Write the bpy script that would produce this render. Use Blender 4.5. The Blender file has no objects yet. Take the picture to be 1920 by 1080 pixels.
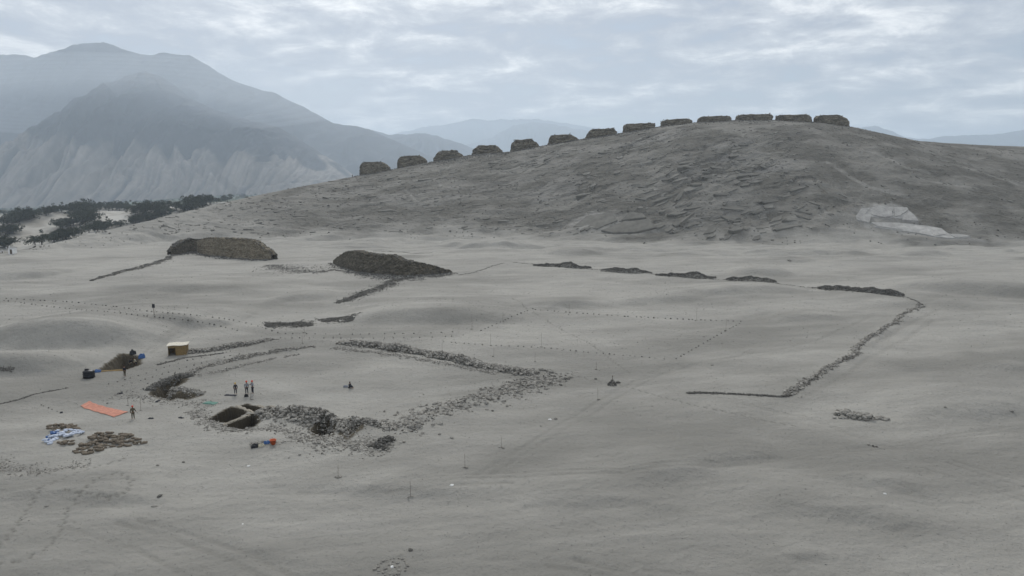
import bpy, bmesh, math, random
import numpy as np
from mathutils import Vector, Matrix
R = math.radians
random.seed(11)
rng = np.random.default_rng(11)
scene = bpy.context.scene
col = scene.collection

# ------------------------------------------------------------------ camera
CAM = np.array([0.0, 0.0, 30.0])
FPX = 1371.0                                   # focal length in photo pixels (70 degrees wide)
PITCH = math.atan((540 - 350) / FPX)
cam_d = bpy.data.cameras.new('camera'); cam = bpy.data.objects.new('camera', cam_d); col.objects.link(cam)
cam_d.sensor_width = 36.0; cam_d.lens = 36.0 * FPX / 1920.0
cam_d.clip_start = 0.5; cam_d.clip_end = 60000
cam.location = CAM; cam.rotation_euler = (R(90) - PITCH, 0, 0)
scene.camera = cam

# ------------------------------------------------------------------ sky
SUN_EL, SUN_AZ = R(40), R(-14)                  # behind the hill, a little to the left
w = bpy.data.worlds.new("World"); scene.world = w; w.use_nodes = True
nt = w.node_tree; nt.nodes.clear()
def N(t, typ, **kw):
    n = t.nodes.new(typ)
    for k, v in kw.items():
        if k.startswith('i_'):
            key = k[2:]; key = int(key) if key.isdigit() else key.replace('_', ' ')
            n.inputs[key].default_value = v
        else: setattr(n, k, v)
    return n
def L(t, a, b): t.links.new(a, b)
def math_n(t, op, a, b=None, c=None, clamp=False):
    n = t.nodes.new('ShaderNodeMath'); n.operation = op; n.use_clamp = clamp
    for i, v in enumerate((a, b, c)):
        if v is None: continue
        if isinstance(v, (int, float)): n.inputs[i].default_value = v
        else: t.links.new(v, n.inputs[i])
    return n.outputs[0]
def ramp(t, fac, stops):
    n = t.nodes.new('ShaderNodeValToRGB'); e = n.color_ramp.elements
    while len(e) > 1: e.remove(e[-1])
    for i, (p, c) in enumerate(stops):
        el = e[0] if i == 0 else e.new(p)
        el.position = p
        el.color = (c, c, c, 1) if isinstance(c, (int, float)) else (*c, 1)
    if fac is not None: t.links.new(fac, n.inputs[0])
    return n.outputs[0]
def mixc(t, fac, a, b, mode='MIX'):
    n = t.nodes.new('ShaderNodeMix'); n.data_type = 'RGBA'; n.blend_type = mode
    for s, v in ((n.inputs[0], fac), (n.inputs[6], a), (n.inputs[7], b)):
        if isinstance(v, (int, float)): s.default_value = v
        elif isinstance(v, tuple): s.default_value = (*v, 1)
        else: t.links.new(v, s)
    return n.outputs[2]

sky = N(nt, 'ShaderNodeTexSky'); sky.sky_type = 'NISHITA'; sky.sun_disc = False
sky.sun_elevation = SUN_EL; sky.sun_rotation = SUN_AZ
bg_sky = N(nt, 'ShaderNodeBackground'); bg_sky.inputs[1].default_value = 0.07
L(nt, sky.outputs[0], bg_sky.inputs[0])
tc = N(nt, 'ShaderNodeTexCoord')
sx = N(nt, 'ShaderNodeSeparateXYZ'); L(nt, tc.outputs['Generated'], sx.inputs[0])
zc = math_n(nt, 'ADD', math_n(nt, 'MAXIMUM', sx.outputs[2], 0.0), 0.17)
cu = math_n(nt, 'DIVIDE', sx.outputs[0], zc); cv = math_n(nt, 'DIVIDE', sx.outputs[1], zc)
cx = N(nt, 'ShaderNodeCombineXYZ'); L(nt, cu, cx.inputs[0]); L(nt, cv, cx.inputs[1]); cx.inputs[2].default_value = 4.4
def cnoise(scale, detail, rough, dist, off):
    mp = N(nt, 'ShaderNodeMapping'); L(nt, cx.outputs[0], mp.inputs[0])
    mp.inputs['Location'].default_value = off; mp.inputs['Rotation'].default_value = (0, 0, R(18))
    mp.inputs['Scale'].default_value = (0.95, 1.05, 1)
    n = N(nt, 'ShaderNodeTexNoise'); L(nt, mp.outputs[0], n.inputs['Vector'])
    n.inputs['Scale'].default_value = scale; n.inputs['Detail'].default_value = detail
    n.inputs['Roughness'].default_value = rough; n.inputs['Distortion'].default_value = dist
    return n.outputs[0]
n_big = cnoise(0.8, 4, 0.55, 0.4, (3.6, 1.4, 0))
n_fine = cnoise(3.4, 9, 0.66, 0.25, (0.2, 5.0, 0))
cl = math_n(nt, 'ADD', math_n(nt, 'MULTIPLY', n_big, 0.45), math_n(nt, 'MULTIPLY', n_fine, 0.55))
c_cloud = ramp(nt, cl, [(0.36, (0.16, 0.178, 0.222)), (0.45, (0.285, 0.30, 0.342)), (0.52, (0.44, 0.452, 0.475)), (0.62, (0.92, 0.905, 0.875))])
# brighter towards the veiled sun and the zenith, as under any thin overcast
up = ramp(nt, sx.outputs[2], [(0.0, 1.0), (0.3, 1.0), (1.0, 1.1)])
c_cloud = mixc(nt, 1.0, c_cloud, up, 'MULTIPLY')
bg_cl = N(nt, 'ShaderNodeBackground'); L(nt, c_cloud, bg_cl.inputs[0]); bg_cl.inputs[1].default_value = 1.0
cover = ramp(nt, cl, [(0.37, 0.55), (0.47, 0.97)])
mx = N(nt, 'ShaderNodeMixShader'); L(nt, cover, mx.inputs[0]); L(nt, bg_sky.outputs[0], mx.inputs[1]); L(nt, bg_cl.outputs[0], mx.inputs[2])
ow = N(nt, 'ShaderNodeOutputWorld'); L(nt, mx.outputs[0], ow.inputs[0])

# ------------------------------------------------------------------ sun
sun_d = bpy.data.lights.new('sun', 'SUN'); sun = bpy.data.objects.new('sun', sun_d); col.objects.link(sun)
sun_d.energy = 1.5; sun_d.angle = R(12); sun_d.color = (1.0, 0.96, 0.9)
sv = Vector((math.sin(SUN_AZ) * math.cos(SUN_EL), math.cos(SUN_AZ) * math.cos(SUN_EL), math.sin(SUN_EL)))
sun.rotation_euler = (-sv).to_track_quat('-Z', 'Y').to_euler()
sun.location = (0, 0, 400)

vs = scene.view_settings
vs.view_transform = 'Standard'; vs.look = 'None'; vs.exposure = 0.62; vs.gamma = 1.0; vs.use_curve_mapping = False
scene.cycles.volume_bounces = 2
scene.cycles.max_bounces = 6
scene.cycles.use_denoising = True

# ------------------------------------------------------------------ numeric helpers
def sstep(a, b, x):
    t = np.clip((x - a) / (b - a), 0, 1); return t * t * (3 - 2 * t)
_pt = {}
def perlin(x, y, seed=0):
    if seed not in _pt:
        g = np.random.default_rng(1000 + seed); p = g.permutation(256); a = g.uniform(0, 2 * np.pi, 256)
        _pt[seed] = (np.concatenate([p, p]), np.cos(a), np.sin(a))
    p, gx, gy = _pt[seed]
    xi = np.floor(x).astype(np.int64); yi = np.floor(y).astype(np.int64)
    xf = x - xi; yf = y - yi; xi &= 255; yi &= 255; x1 = (xi + 1) & 255; y1 = (yi + 1) & 255
    u = xf * xf * xf * (xf * (xf * 6 - 15) + 10); v = yf * yf * yf * (yf * (yf * 6 - 15) + 10)
    def gr(a, b, dx, dy):
        h = p[p[a] + b]; return gx[h] * dx + gy[h] * dy
    n0 = gr(xi, yi, xf, yf) * (1 - u) + gr(x1, yi, xf - 1, yf) * u
    n1 = gr(xi, y1, xf, yf - 1) * (1 - u) + gr(x1, y1, xf - 1, yf - 1) * u
    return (n0 * (1 - v) + n1 * v) * 1.5
def fbm(x, y, octv=4, seed=0, gain=0.5):
    s = 0; a = 1.0
    for o in range(octv):
        s = s + a * perlin(x * 2 ** o + 17.3 * o, y * 2 ** o - 9.1 * o, seed + o); a *= gain
    return s
def hash2(i, j, seed):
    h = (i * 374761393 + j * 668265263 + seed * 982451653) & 0x7fffffff
    h = ((h ^ (h >> 13)) * 1274126177) & 0x7fffffff
    return ((h ^ (h >> 16)) & 0xffff) / 65535.0
def voronoi(x, y, seed=0):
    xi = np.floor(x).astype(np.int64); yi = np.floor(y).astype(np.int64)
    f1 = np.full(x.shape, 9.0); f2 = np.full(x.shape, 9.0)
    cxx = np.zeros(x.shape); cyy = np.zeros(x.shape); rid = np.zeros(x.shape)
    for di in (-1, 0, 1):
        for dj in (-1, 0, 1):
            a = xi + di; b = yi + dj
            px = a + hash2(a, b, seed); py = b + hash2(a, b, seed + 7)
            d = np.hypot(x - px, y - py); m = d < f1
            f2 = np.where(m, f1, np.minimum(f2, d))
            cxx = np.where(m, px, cxx); cyy = np.where(m, py, cyy); rid = np.where(m, hash2(a, b, seed + 13), rid)
            f1 = np.where(m, d, f1)
    return f1, f2, cxx, cyy, rid
def pdist(x, y, pts):
    """distance to a polyline, and the arc length along it of the nearest point"""
    best = np.full(x.shape, 1e9); al = np.zeros(x.shape); acc = 0.0
    for (ax, ay), (bx, by) in zip(pts[:-1], pts[1:]):
        dx, dy = bx - ax, by - ay; l2 = dx * dx + dy * dy + 1e-9; l = math.sqrt(l2)
        t = np.clip(((x - ax) * dx + (y - ay) * dy) / l2, 0, 1)
        d = np.hypot(x - ax - t * dx, y - ay - t * dy); m = d < best
        best = np.where(m, d, best); al = np.where(m, acc + t * l, al); acc += l
    return best, al
def poly_sd(x, y, pts):
    """signed distance to a polygon, positive inside"""
    d, _ = pdist(x, y, list(pts) + [pts[0]])
    ins = np.zeros(x.shape, bool); n = len(pts)
    for i in range(n):
        (ax, ay), (bx, by) = pts[i], pts[(i + 1) % n]
        c = ((ay > y) != (by > y)) & (x < (bx - ax) * (y - ay) / (by - ay + 1e-12) + ax)
        ins ^= c
    return np.where(ins, d, -d)

# ------------------------------------------------------------------ view rays and ground lookup
cp, sp = math.cos(PITCH), math.sin(PITCH)
def ray(px, py):
    a = (px - 960.0) / FPX; b = (540.0 - py) / FPX
    return np.array([a, cp + b * sp, -sp + b * cp])       # x right, y forward, z up
def at_depth(px, py, Y):
    d = ray(px, py); return CAM + d * (Y / d[1])

# ---- plain
PY = [-3000, 0, 55, 100, 160, 220, 350, 460, 700, 12000]
PZ = [-6, -1.0, 0.0, 1.0, 2.4, 4.2, 7.0, 8.5, 9.0, 9.0]
def plain(x, y): return np.interp(y, PY, PZ)

# ---- hill: crest and foot tables (photo column, row of the crest, metres away)
RIDGE = [(-420, 535, 230), (-250, 512, 248), (-120, 498, 262), (0, 481, 275), (110, 453, 300), (200, 431, 322), (300, 410, 345), (400, 384, 372), (500, 362, 400),
         (600, 343, 428), (673, 329, 445), (740, 317, 452), (800, 305, 455), (885, 290, 458), (955, 284, 458),
         (1030, 271, 458), (1100, 259, 456), (1170, 248, 455), (1245, 236, 452), (1313, 228.5, 450), (1390, 224, 448),
         (1460, 225, 446), (1535, 230, 444), (1595, 238, 442), (1640, 247, 446), (1670, 254, 452), (1720, 264, 470),
         (1800, 270, 492), (1920, 275, 515), (2200, 284, 540), (2600, 300, 560)]
RW = np.array([at_depth(*r) for r in RIDGE]); RX = np.maximum.accumulate(RW[:, 0] + np.arange(len(RW)) * 1e-3)
FOOT = [(300, 453), (450, 451), (640, 449), (830, 449), (1070, 452), (1240, 457), (1400, 459), (1600, 459), (1800, 460), (1920, 460), (2600, 462)]
ROCKLINE = [(300, 446), (400, 447), (500, 447), (640, 440), (760, 441), (830, 434), (950, 440), (1070, 447), (1240, 456), (1400, 455),
            (1500, 440), (1600, 430), (1660, 438), (1700, 446), (1800, 456), (1920, 456), (2200, 458), (2600, 460)]
FX, FY = [], []
for px, py in FOOT:
    d = ray(px, py); Y = 330.0
    for _ in range(30): Y = (CAM[2] - plain(0, Y)) * d[1] / -d[2]
    FX.append(d[0] / d[1] * Y); FY.append(Y)
for k, (px, gap) in enumerate([(-420, 18), (-120, 22), (0, 25), (110, 30), (200, 38)]):
    i = [r[0] for r in RIDGE].index(px)
    FX.insert(k, RW[i, 0]); FY.insert(k, RW[i, 1] - gap)
FX, FY = np.array(FX), np.array(FY)
def valley(x, y):
    z = np.interp(y, [0, 250, 420, 520, 700, 1000, 1600, 3000, 9000, 14000], [0, 0, -8, -8, -6, -8, -28, -60, -60, -60])
    return z + 47 * sstep(-0.74, -0.32, x / np.maximum(y, 1)) * np.clip(y / 2500, 0, 1.3) * (y > 100)
def hill_t(x, y):
    yr = np.interp(x, RX, RW[:, 1]); yf = np.interp(x, FX, FY)
    return (y - yf) / np.maximum(yr - yf, 8), yr, yf
def H0(x, y):
    t, yr, yf = hill_t(x, y); zr = np.interp(x, RX, RW[:, 2]); zf = plain(x, yf)
    tt = np.clip(t, 0, 1)
    g = 0.42 * tt + 0.58 * np.sin(tt * np.pi / 2) ** 1.25
    g = g - 0.42 * np.clip((tt - 0.75) / 0.25, 0, 1) ** 2 * 0.125 + 0.0525 * np.clip((tt - 0.75) / 0.25, 0, 1) ** 2
    z = np.where(t <= 0, plain(x, y), zf + (zr - zf) * g)
    dy = np.maximum(y - yr, 0)
    far = sstep(200, 330, x)
    wdt = 45 + 55 * sstep(-60, 60, x) + 420 * far
    vz = valley(x, y)
    back = vz + (zr - vz) * np.exp(-(dy / wdt) ** 2)
    z = np.where(t > 1, back, z)
    return z
def cast(pix, Hf, lo=40.0, hi=2500.0):
    """first ground point under each photo pixel"""
    pix = np.atleast_2d(np.array(pix, float)); D = np.array([ray(a, b) for a, b in pix])
    s = np.exp(np.linspace(math.log(lo), math.log(hi), 900))
    out = np.zeros((len(pix), 3))
    for i, d in enumerate(D):
        d = d / d[1]
        z = CAM[2] + d[2] * s - Hf(d[0] * s, s)
        k = np.argmax(z < 0) if (z < 0).any() else len(s) - 1
        a, b = s[max(k - 1, 0)], s[k]
        ss = np.linspace(a, b, 60); zz = CAM[2] + d[2] * ss - Hf(d[0] * ss, ss)
        kk = np.argmax(zz < 0) if (zz < 0).any() else 59
        Y = ss[kk]; out[i] = (d[0] * Y, Y, float(Hf(np.array([d[0] * Y]), np.array([Y]))[0]))
    return out
def flat(pix): return [tuple(p[:2]) for p in cast(pix, H0)]

_rl = cast(ROCKLINE, H0); RLX, RLY = np.maximum.accumulate(_rl[:, 0] + np.arange(len(_rl)) * 1e-3), _rl[:, 1]
# ------------------------------------------------------------------ features of the sand
# soft scarps and dune fronts facing the camera: foot line in photo pixels, height, front width, back length
SCARPS = []
for pts, h, wd, bk in [
    ([(-160, 672), (0, 670), (120, 668), (230, 662), (290, 656)], 3.2, 11, 26),
    ([(-200, 712), (-60, 712), (40, 709), (110, 703), (150, 697)], 1.7, 7, 9),
    ([(270, 624), (340, 622), (400, 618), (440, 612)], 1.0, 5, 16),
    ([(620, 612), (700, 612), (820, 611), (900, 610), (985, 606)], 1.5, 9, 22),
    ([(960, 582), (1050, 582), (1100, 580), (1160, 577)], 0.9, 7, 14),
    ([(1130, 577), (1200, 575), (1280, 571), (1330, 566)], 0.8, 7, 12),
    ([(1250, 564), (1320, 562), (1400, 556), (1480, 553), (1540, 554)], 1.2, 8, 16),
    ([(1440, 606), (1500, 604), (1560, 603), (1610, 602)], 0.7, 6, 12),
    ([(1680, 548), (1760, 553), (1850, 558), (1960, 562), (2100, 566)], 1.7, 10, 20),
    ([(1600, 578), (1750, 580), (1900, 590), (2050, 596)], 0.8, 9, 20),
    ([(1830, 702), (1900, 704), (2000, 710)], 0.5, 5, 10),
    ([(1700, 800), (1800, 795), (1900, 786), (2000, 780)], 0.7, 6, 12),
    ([(1290, 890), (1350, 888), (1420, 880), (1480, 868)], 0.45, 4, 8),
    ([(1180, 925), (1280, 918), (1360, 912)], 0.5, 4.5, 8),
    ([(1390, 980), (1480, 976), (1600, 990), (1720, 1010), (1830, 1018)], 0.5, 4, 7),
    ([(1470, 1049), (1510, 1051), (1555, 1047)], 0.2, 1.0, 3),
    ([(960, 963), (1060, 960), (1150, 958), (1300, 972)], 0.35, 3, 7),
    ([(420, 1012), (480, 1040), (560, 1066), (640, 1085)], 0.14, 1.6, 6),
    ([(560, 920), (700, 938), (860, 945), (980, 940)], 0.4, 3.5, 8),
    ([(-100, 952), (60, 945), (200, 948), (330, 955)], 0.35, 3, 7),
    ([(1560, 920), (1700, 935), (1800, 948)], 0.45, 4, 7),
    ([(150, 545), (300, 550), (420, 552), (520, 556)], 0.7, 8, 18),
    ([(-80, 528), (20, 526), (80, 520), (130, 512)], 1.2, 8, 14),
    ([(480, 575), (560, 566), (620, 560)], 0.7, 6, 14),
    ([(820, 462), (880, 466), (950, 467), (1020, 465)], 1.7, 9, 12),
    ([(1020, 478), (1080, 480), (1140, 478)], 1.2, 8, 12),
    ([(1380, 515), (1440, 518), (1500, 517)], 1.0, 7, 12),
    ([(1380, 478), (1480, 480), (1560, 478), (1650, 482)], 1.1, 8, 12),
    ([(1680, 480), (1740, 482), (1800, 481)], 1.0, 8, 10),
    ([(760, 455), (700, 458), (640, 456)], 1.0, 8, 10)]:
    wpts = sorted(flat(pts)); SCARPS.append((np.array([p[0] for p in wpts]), np.array([p[1] for p in wpts]), h * 1.6, wd * 0.72, bk * 1.1))

PITS, MOUNDS, FEAT = [], [], True
DUNES = []
for px, py, Yd, hh, sx_, sy_ in [(118, 405, 690, 9, 26, 60), (60, 425, 640, 4, 30, 50), (230, 412, 640, 6, 38, 45), (390, 385, 720, 7, 45, 60), (200, 385, 850, 6, 60, 60)]:
    p = at_depth(px, py, Yd); DUNES.append((p[0], p[1], hh, sx_, sy_))
def slab_masks(x, y, t):
    """how strongly bare slab rock breaks the hill surface, from the places it shows"""
    u = x / np.maximum(y, 1) * FPX + 960
    m = 0.32 * np.ones_like(x)
    m = np.maximum(m, 1.0 * np.exp(-((u - 1360) / 170) ** 2 - ((t - 0.42) / 0.36) ** 2))
    m = np.maximum(m, 0.75 * np.exp(-((u - 1130) / 150) ** 2 - ((t - 0.35) / 0.3) ** 2))
    m = np.maximum(m, 0.7 * np.exp(-((u - 1230) / 160) ** 2 - ((t - 0.8) / 0.25) ** 2))
    m = np.maximum(m, 0.6 * np.exp(-((u - 1000) / 140) ** 2 - ((t - 0.65) / 0.25) ** 2))
    m = np.maximum(m, 0.5 * np.exp(-((u - 560) / 110) ** 2 - ((t - 0.5) / 0.35) ** 2))
    m = m * (1 - 0.55 * sstep(1560, 1680, u))
    return m * (0.75 + 0.5 * np.clip(fbm(x / 30, y / 30, 3, 71), -1, 1))

def terrain(x, y, full=False):
    t, yr, yf = hill_t(x, y)
    z = H0(x, y)
    on_plain = sstep(0.05, -0.05, t)
    near = (y > 20) & (y < 700)
    # dunes and hollows of the plain, drawn out by the wind from the left
    wv = fbm(x / 50 + y / 60, y / 24 - x / 70, 4, 3)
    rp = fbm(x / 15 + y / 20, y / 6.5 - x / 20, 4, 8)
    amp = sstep(40, 110, y) * 0.35 + 0.25
    z = z + on_plain * (wv * 0.8 * amp + rp * 0.10 + sstep(120, 60, y) * 0.07 * fbm(x / 6 + y / 14, y / 1.3 - x / 9, 2, 14))
    for X, Y, h, wd, bk in SCARPS:
        m = (x > X[0] - 2) & (x < X[-1] + 2) & (np.abs(y - Y.mean()) < 120)
        if not m.any(): continue
        xs, ys = x[m], y[m]
        d = ys - np.interp(xs, X, Y) + 0.10 * wd * fbm(xs / 8, ys / 8, 2, 5)
        q = (xs - X[0]) / (X[-1] - X[0]); env = np.clip(np.sin(np.clip(q, 0, 1) * np.pi), 0, 1) ** 0.8
        f = np.where(d < wd, sstep(0, wd, d), np.exp(-((d - wd) / bk) ** 2 * 1.2))
        z[m] = z[m] + h * env * f
    # hummocks of blown sand along the foot of the hill
    hb = np.exp(-((t + 0.12) / 0.28) ** 2)
    z = z + hb * near * 1.1 * (fbm(x / 24, y / 9, 4, 21))
    # slab rock
    mk = (t > -0.05) & (t < 2.2) & near
    rockv = np.zeros_like(z); cellr = np.zeros_like(z); crack_shade = np.zeros_like(z)
    if mk.any():
        xs, ys, ts = x[mk], y[mk], t[mk]
        tc_ = np.clip(ts, 0, 1.1)
        A = slab_masks(xs, ys, tc_) * sstep(0.0, 0.12, ts)
        wx = xs + 3.0 * fbm(xs / 14, ys / 12, 3, 31); wy = ys + 2.2 * fbm(xs / 14, ys / 10, 3, 35)
        u = xs / np.maximum(ys, 1)
        dz = 0
        for sc, an, k, sd in ((1.0, 1.0, 0.42, 41), (0.45, 1.0, 0.34, 47)):
            th = 0.42 - 0.5 * sstep(1500, 1700, u * FPX + 960)
            a = wx * np.cos(th) + wy * np.sin(th); b = -wx * np.sin(th) + wy * np.cos(th)
            la, lb = 26 * sc, 9.0 * sc
            f1, f2, ca, cb, rid = voronoi(a / la, b / lb, sd)
            dz = dz - 2.2 * sc * (1 - sstep(0.02, 0.17, f2 - f1)) * (rid > 0.3) - k * (b / lb - cb) * lb * 0.9 + (rid - 0.5) * 1.5 * sc + (a / la - ca) * la * (rid - 0.5) * 0.12
            if sc == 1.0: cellr[mk] = rid; 
            crack_shade[mk] = np.maximum(crack_shade[mk], (1 - sstep(0.0, 0.07, f2 - f1)) * A)
        z[mk] = z[mk] + A * dz * 0.24 * (1 - 0.8 * sstep(0.8, 1.0, ts))
        z[mk] = z[mk] + sstep(0, .15, ts) * (1 - 0.85 * sstep(0.8, 1.0, ts)) * (1.4 * fbm(xs / 40, ys / 40, 3, 51) + 0.45 * fbm(xs / 9, ys / 5, 4, 55) + 0.12 * fbm(xs / 1.7, ys / 1.6, 2, 59))
        rockv[mk] = sstep(-9, 17, ys - np.interp(xs, RLX, RLY) + 9 * fbm(xs / 16, ys / 12, 4, 61))
        sandy = sstep(640, 330, u * FPX + 960) * 0.75
        rockv[mk] *= (1 - sandy) * (0.62 + 0.38 * sstep(-0.5, 0.25, fbm(xs / 28, ys / 16, 4, 63)))
    # sandy dunes of the valley behind, left
    vl = (y > 300) & (t > 1.0) & (y < 1600)
    if vl.any():
        xs, ys = x[vl], y[vl]
        fade = sstep(1.15, 1.9, t[vl])
        z[vl] = z[vl] + fade * (3.2 * fbm(xs / 80, ys / 110, 4, 81) + 0.8 * fbm(xs / 22, ys / 30, 3, 85))
        for X, Y, hh, sx_, sy_ in DUNES:
            z[vl] = z[vl] + hh * np.exp(-((xs - X) / sx_) ** 2 - ((ys - Y) / sy_) ** 2)
    damp = np.zeros_like(z); trk = np.zeros_like(z)
    for pts, dep, ew in (PITS if FEAT else []):
        P = np.array(pts)
        m = (x > P[:, 0].min() - 3) & (x < P[:, 0].max() + 3) & (y > P[:, 1].min() - 3) & (y < P[:, 1].max() + 3)
        if not m.any(): continue
        sd = poly_sd(x[m], y[m], pts) + 0.22 * fbm(x[m] / 1.1, y[m] / 1.1, 3, 97)
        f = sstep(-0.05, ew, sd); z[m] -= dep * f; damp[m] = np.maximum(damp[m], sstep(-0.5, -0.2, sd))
    for pts, hw, hh in (MOUNDS if FEAT else []):
        P = np.array(pts)
        m = (x > P[:, 0].min() - 4 * hw) & (x < P[:, 0].max() + 4 * hw) & (y > P[:, 1].min() - 4 * hw) & (y < P[:, 1].max() + 4 * hw)
        if m.any():
            d, al = pdist(x[m], y[m], pts); tl = np.hypot(*np.diff(P, axis=0).T).sum(); e = np.clip(np.sin(np.pi * np.clip(al / tl, 0.02, 0.98)), 0, 1) ** 0.6; z[m] += hh * e * np.exp(-(d / hw) ** 2) * (1 + 0.5 * np.clip(fbm(x[m] / 2.5, y[m] / 2.5, 2, 99), -1, 1))
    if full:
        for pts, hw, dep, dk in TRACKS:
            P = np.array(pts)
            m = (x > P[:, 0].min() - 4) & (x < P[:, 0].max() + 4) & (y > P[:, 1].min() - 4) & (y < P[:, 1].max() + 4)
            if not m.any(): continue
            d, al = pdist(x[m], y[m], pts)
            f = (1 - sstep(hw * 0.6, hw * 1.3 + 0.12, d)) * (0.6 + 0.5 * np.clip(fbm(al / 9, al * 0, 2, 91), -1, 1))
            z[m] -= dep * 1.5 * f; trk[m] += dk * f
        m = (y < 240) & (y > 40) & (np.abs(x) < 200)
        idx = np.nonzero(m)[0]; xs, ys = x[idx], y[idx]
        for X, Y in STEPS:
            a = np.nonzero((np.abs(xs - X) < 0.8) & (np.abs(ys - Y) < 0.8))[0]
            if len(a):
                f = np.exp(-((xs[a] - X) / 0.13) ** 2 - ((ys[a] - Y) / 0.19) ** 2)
                z[idx[a]] -= 0.12 * f; trk[idx[a]] += 1.3 * f  # print also darkened, standing in for the shade inside it
        return z, t, rockv, cellr, crack_shade, damp, trk
    return z
def base(x, y):
    global FEAT
    FEAT = False; z = terrain(np.array(x, float), np.array(y, float)); FEAT = True
    return z
def base_at(pix): return [tuple(p[:2]) for p in cast(pix, base)]
# excavation pits: rim polygon in pixels, depth, wall width
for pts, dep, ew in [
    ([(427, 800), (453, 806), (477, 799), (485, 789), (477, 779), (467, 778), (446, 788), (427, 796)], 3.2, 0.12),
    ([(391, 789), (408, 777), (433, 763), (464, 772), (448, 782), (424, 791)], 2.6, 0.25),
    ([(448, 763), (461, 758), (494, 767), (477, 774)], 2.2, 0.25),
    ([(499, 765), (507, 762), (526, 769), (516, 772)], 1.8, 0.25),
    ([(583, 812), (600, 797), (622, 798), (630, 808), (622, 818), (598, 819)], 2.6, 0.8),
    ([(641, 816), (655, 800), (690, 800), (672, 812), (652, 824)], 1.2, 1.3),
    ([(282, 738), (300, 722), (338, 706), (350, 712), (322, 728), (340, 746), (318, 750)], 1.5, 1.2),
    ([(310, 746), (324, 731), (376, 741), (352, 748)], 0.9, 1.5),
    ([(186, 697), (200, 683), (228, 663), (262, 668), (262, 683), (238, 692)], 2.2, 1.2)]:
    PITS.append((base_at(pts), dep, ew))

# worn tracks and trails: polyline, half width (m), depth (m), darkness
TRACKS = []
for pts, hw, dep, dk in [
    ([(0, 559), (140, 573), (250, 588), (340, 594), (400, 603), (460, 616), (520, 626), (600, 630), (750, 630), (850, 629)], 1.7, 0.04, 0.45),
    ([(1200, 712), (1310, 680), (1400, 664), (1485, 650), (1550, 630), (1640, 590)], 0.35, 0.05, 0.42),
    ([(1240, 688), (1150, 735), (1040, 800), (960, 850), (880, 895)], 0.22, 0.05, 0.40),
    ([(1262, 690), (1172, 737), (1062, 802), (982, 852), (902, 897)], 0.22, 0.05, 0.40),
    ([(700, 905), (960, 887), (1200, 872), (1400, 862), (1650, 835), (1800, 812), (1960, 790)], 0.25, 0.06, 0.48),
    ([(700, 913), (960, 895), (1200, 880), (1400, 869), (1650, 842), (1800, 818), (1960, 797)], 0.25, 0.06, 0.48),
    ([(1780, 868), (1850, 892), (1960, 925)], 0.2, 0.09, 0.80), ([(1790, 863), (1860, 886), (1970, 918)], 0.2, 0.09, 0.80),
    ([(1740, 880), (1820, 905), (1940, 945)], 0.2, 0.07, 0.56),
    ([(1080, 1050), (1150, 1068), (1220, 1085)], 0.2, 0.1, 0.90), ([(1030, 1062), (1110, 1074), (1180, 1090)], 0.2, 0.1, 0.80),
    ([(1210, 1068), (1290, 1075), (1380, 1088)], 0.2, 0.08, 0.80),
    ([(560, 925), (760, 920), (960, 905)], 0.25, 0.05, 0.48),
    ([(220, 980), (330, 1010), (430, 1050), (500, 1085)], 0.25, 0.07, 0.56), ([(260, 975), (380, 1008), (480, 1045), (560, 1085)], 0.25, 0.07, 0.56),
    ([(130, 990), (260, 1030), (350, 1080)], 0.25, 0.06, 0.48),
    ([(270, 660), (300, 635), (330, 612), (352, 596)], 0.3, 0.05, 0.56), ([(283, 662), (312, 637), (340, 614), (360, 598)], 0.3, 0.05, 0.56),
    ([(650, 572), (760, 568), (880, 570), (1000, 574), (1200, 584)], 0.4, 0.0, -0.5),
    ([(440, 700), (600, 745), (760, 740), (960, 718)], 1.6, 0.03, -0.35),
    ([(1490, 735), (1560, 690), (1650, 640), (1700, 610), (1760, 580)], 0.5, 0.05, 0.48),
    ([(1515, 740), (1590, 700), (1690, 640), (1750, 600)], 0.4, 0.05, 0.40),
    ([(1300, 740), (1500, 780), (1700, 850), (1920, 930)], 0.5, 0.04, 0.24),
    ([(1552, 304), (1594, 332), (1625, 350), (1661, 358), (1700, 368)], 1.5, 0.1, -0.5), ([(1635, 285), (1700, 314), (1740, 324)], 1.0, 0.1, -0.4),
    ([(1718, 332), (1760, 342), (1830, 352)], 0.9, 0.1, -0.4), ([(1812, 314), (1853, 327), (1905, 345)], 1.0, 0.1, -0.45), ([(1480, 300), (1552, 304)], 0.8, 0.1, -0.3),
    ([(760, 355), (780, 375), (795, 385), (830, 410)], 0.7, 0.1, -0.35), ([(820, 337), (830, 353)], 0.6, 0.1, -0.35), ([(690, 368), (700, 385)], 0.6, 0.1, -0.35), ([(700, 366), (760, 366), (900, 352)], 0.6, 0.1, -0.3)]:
    TRACKS.append((base_at(pts), hw, dep, dk))
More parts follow.
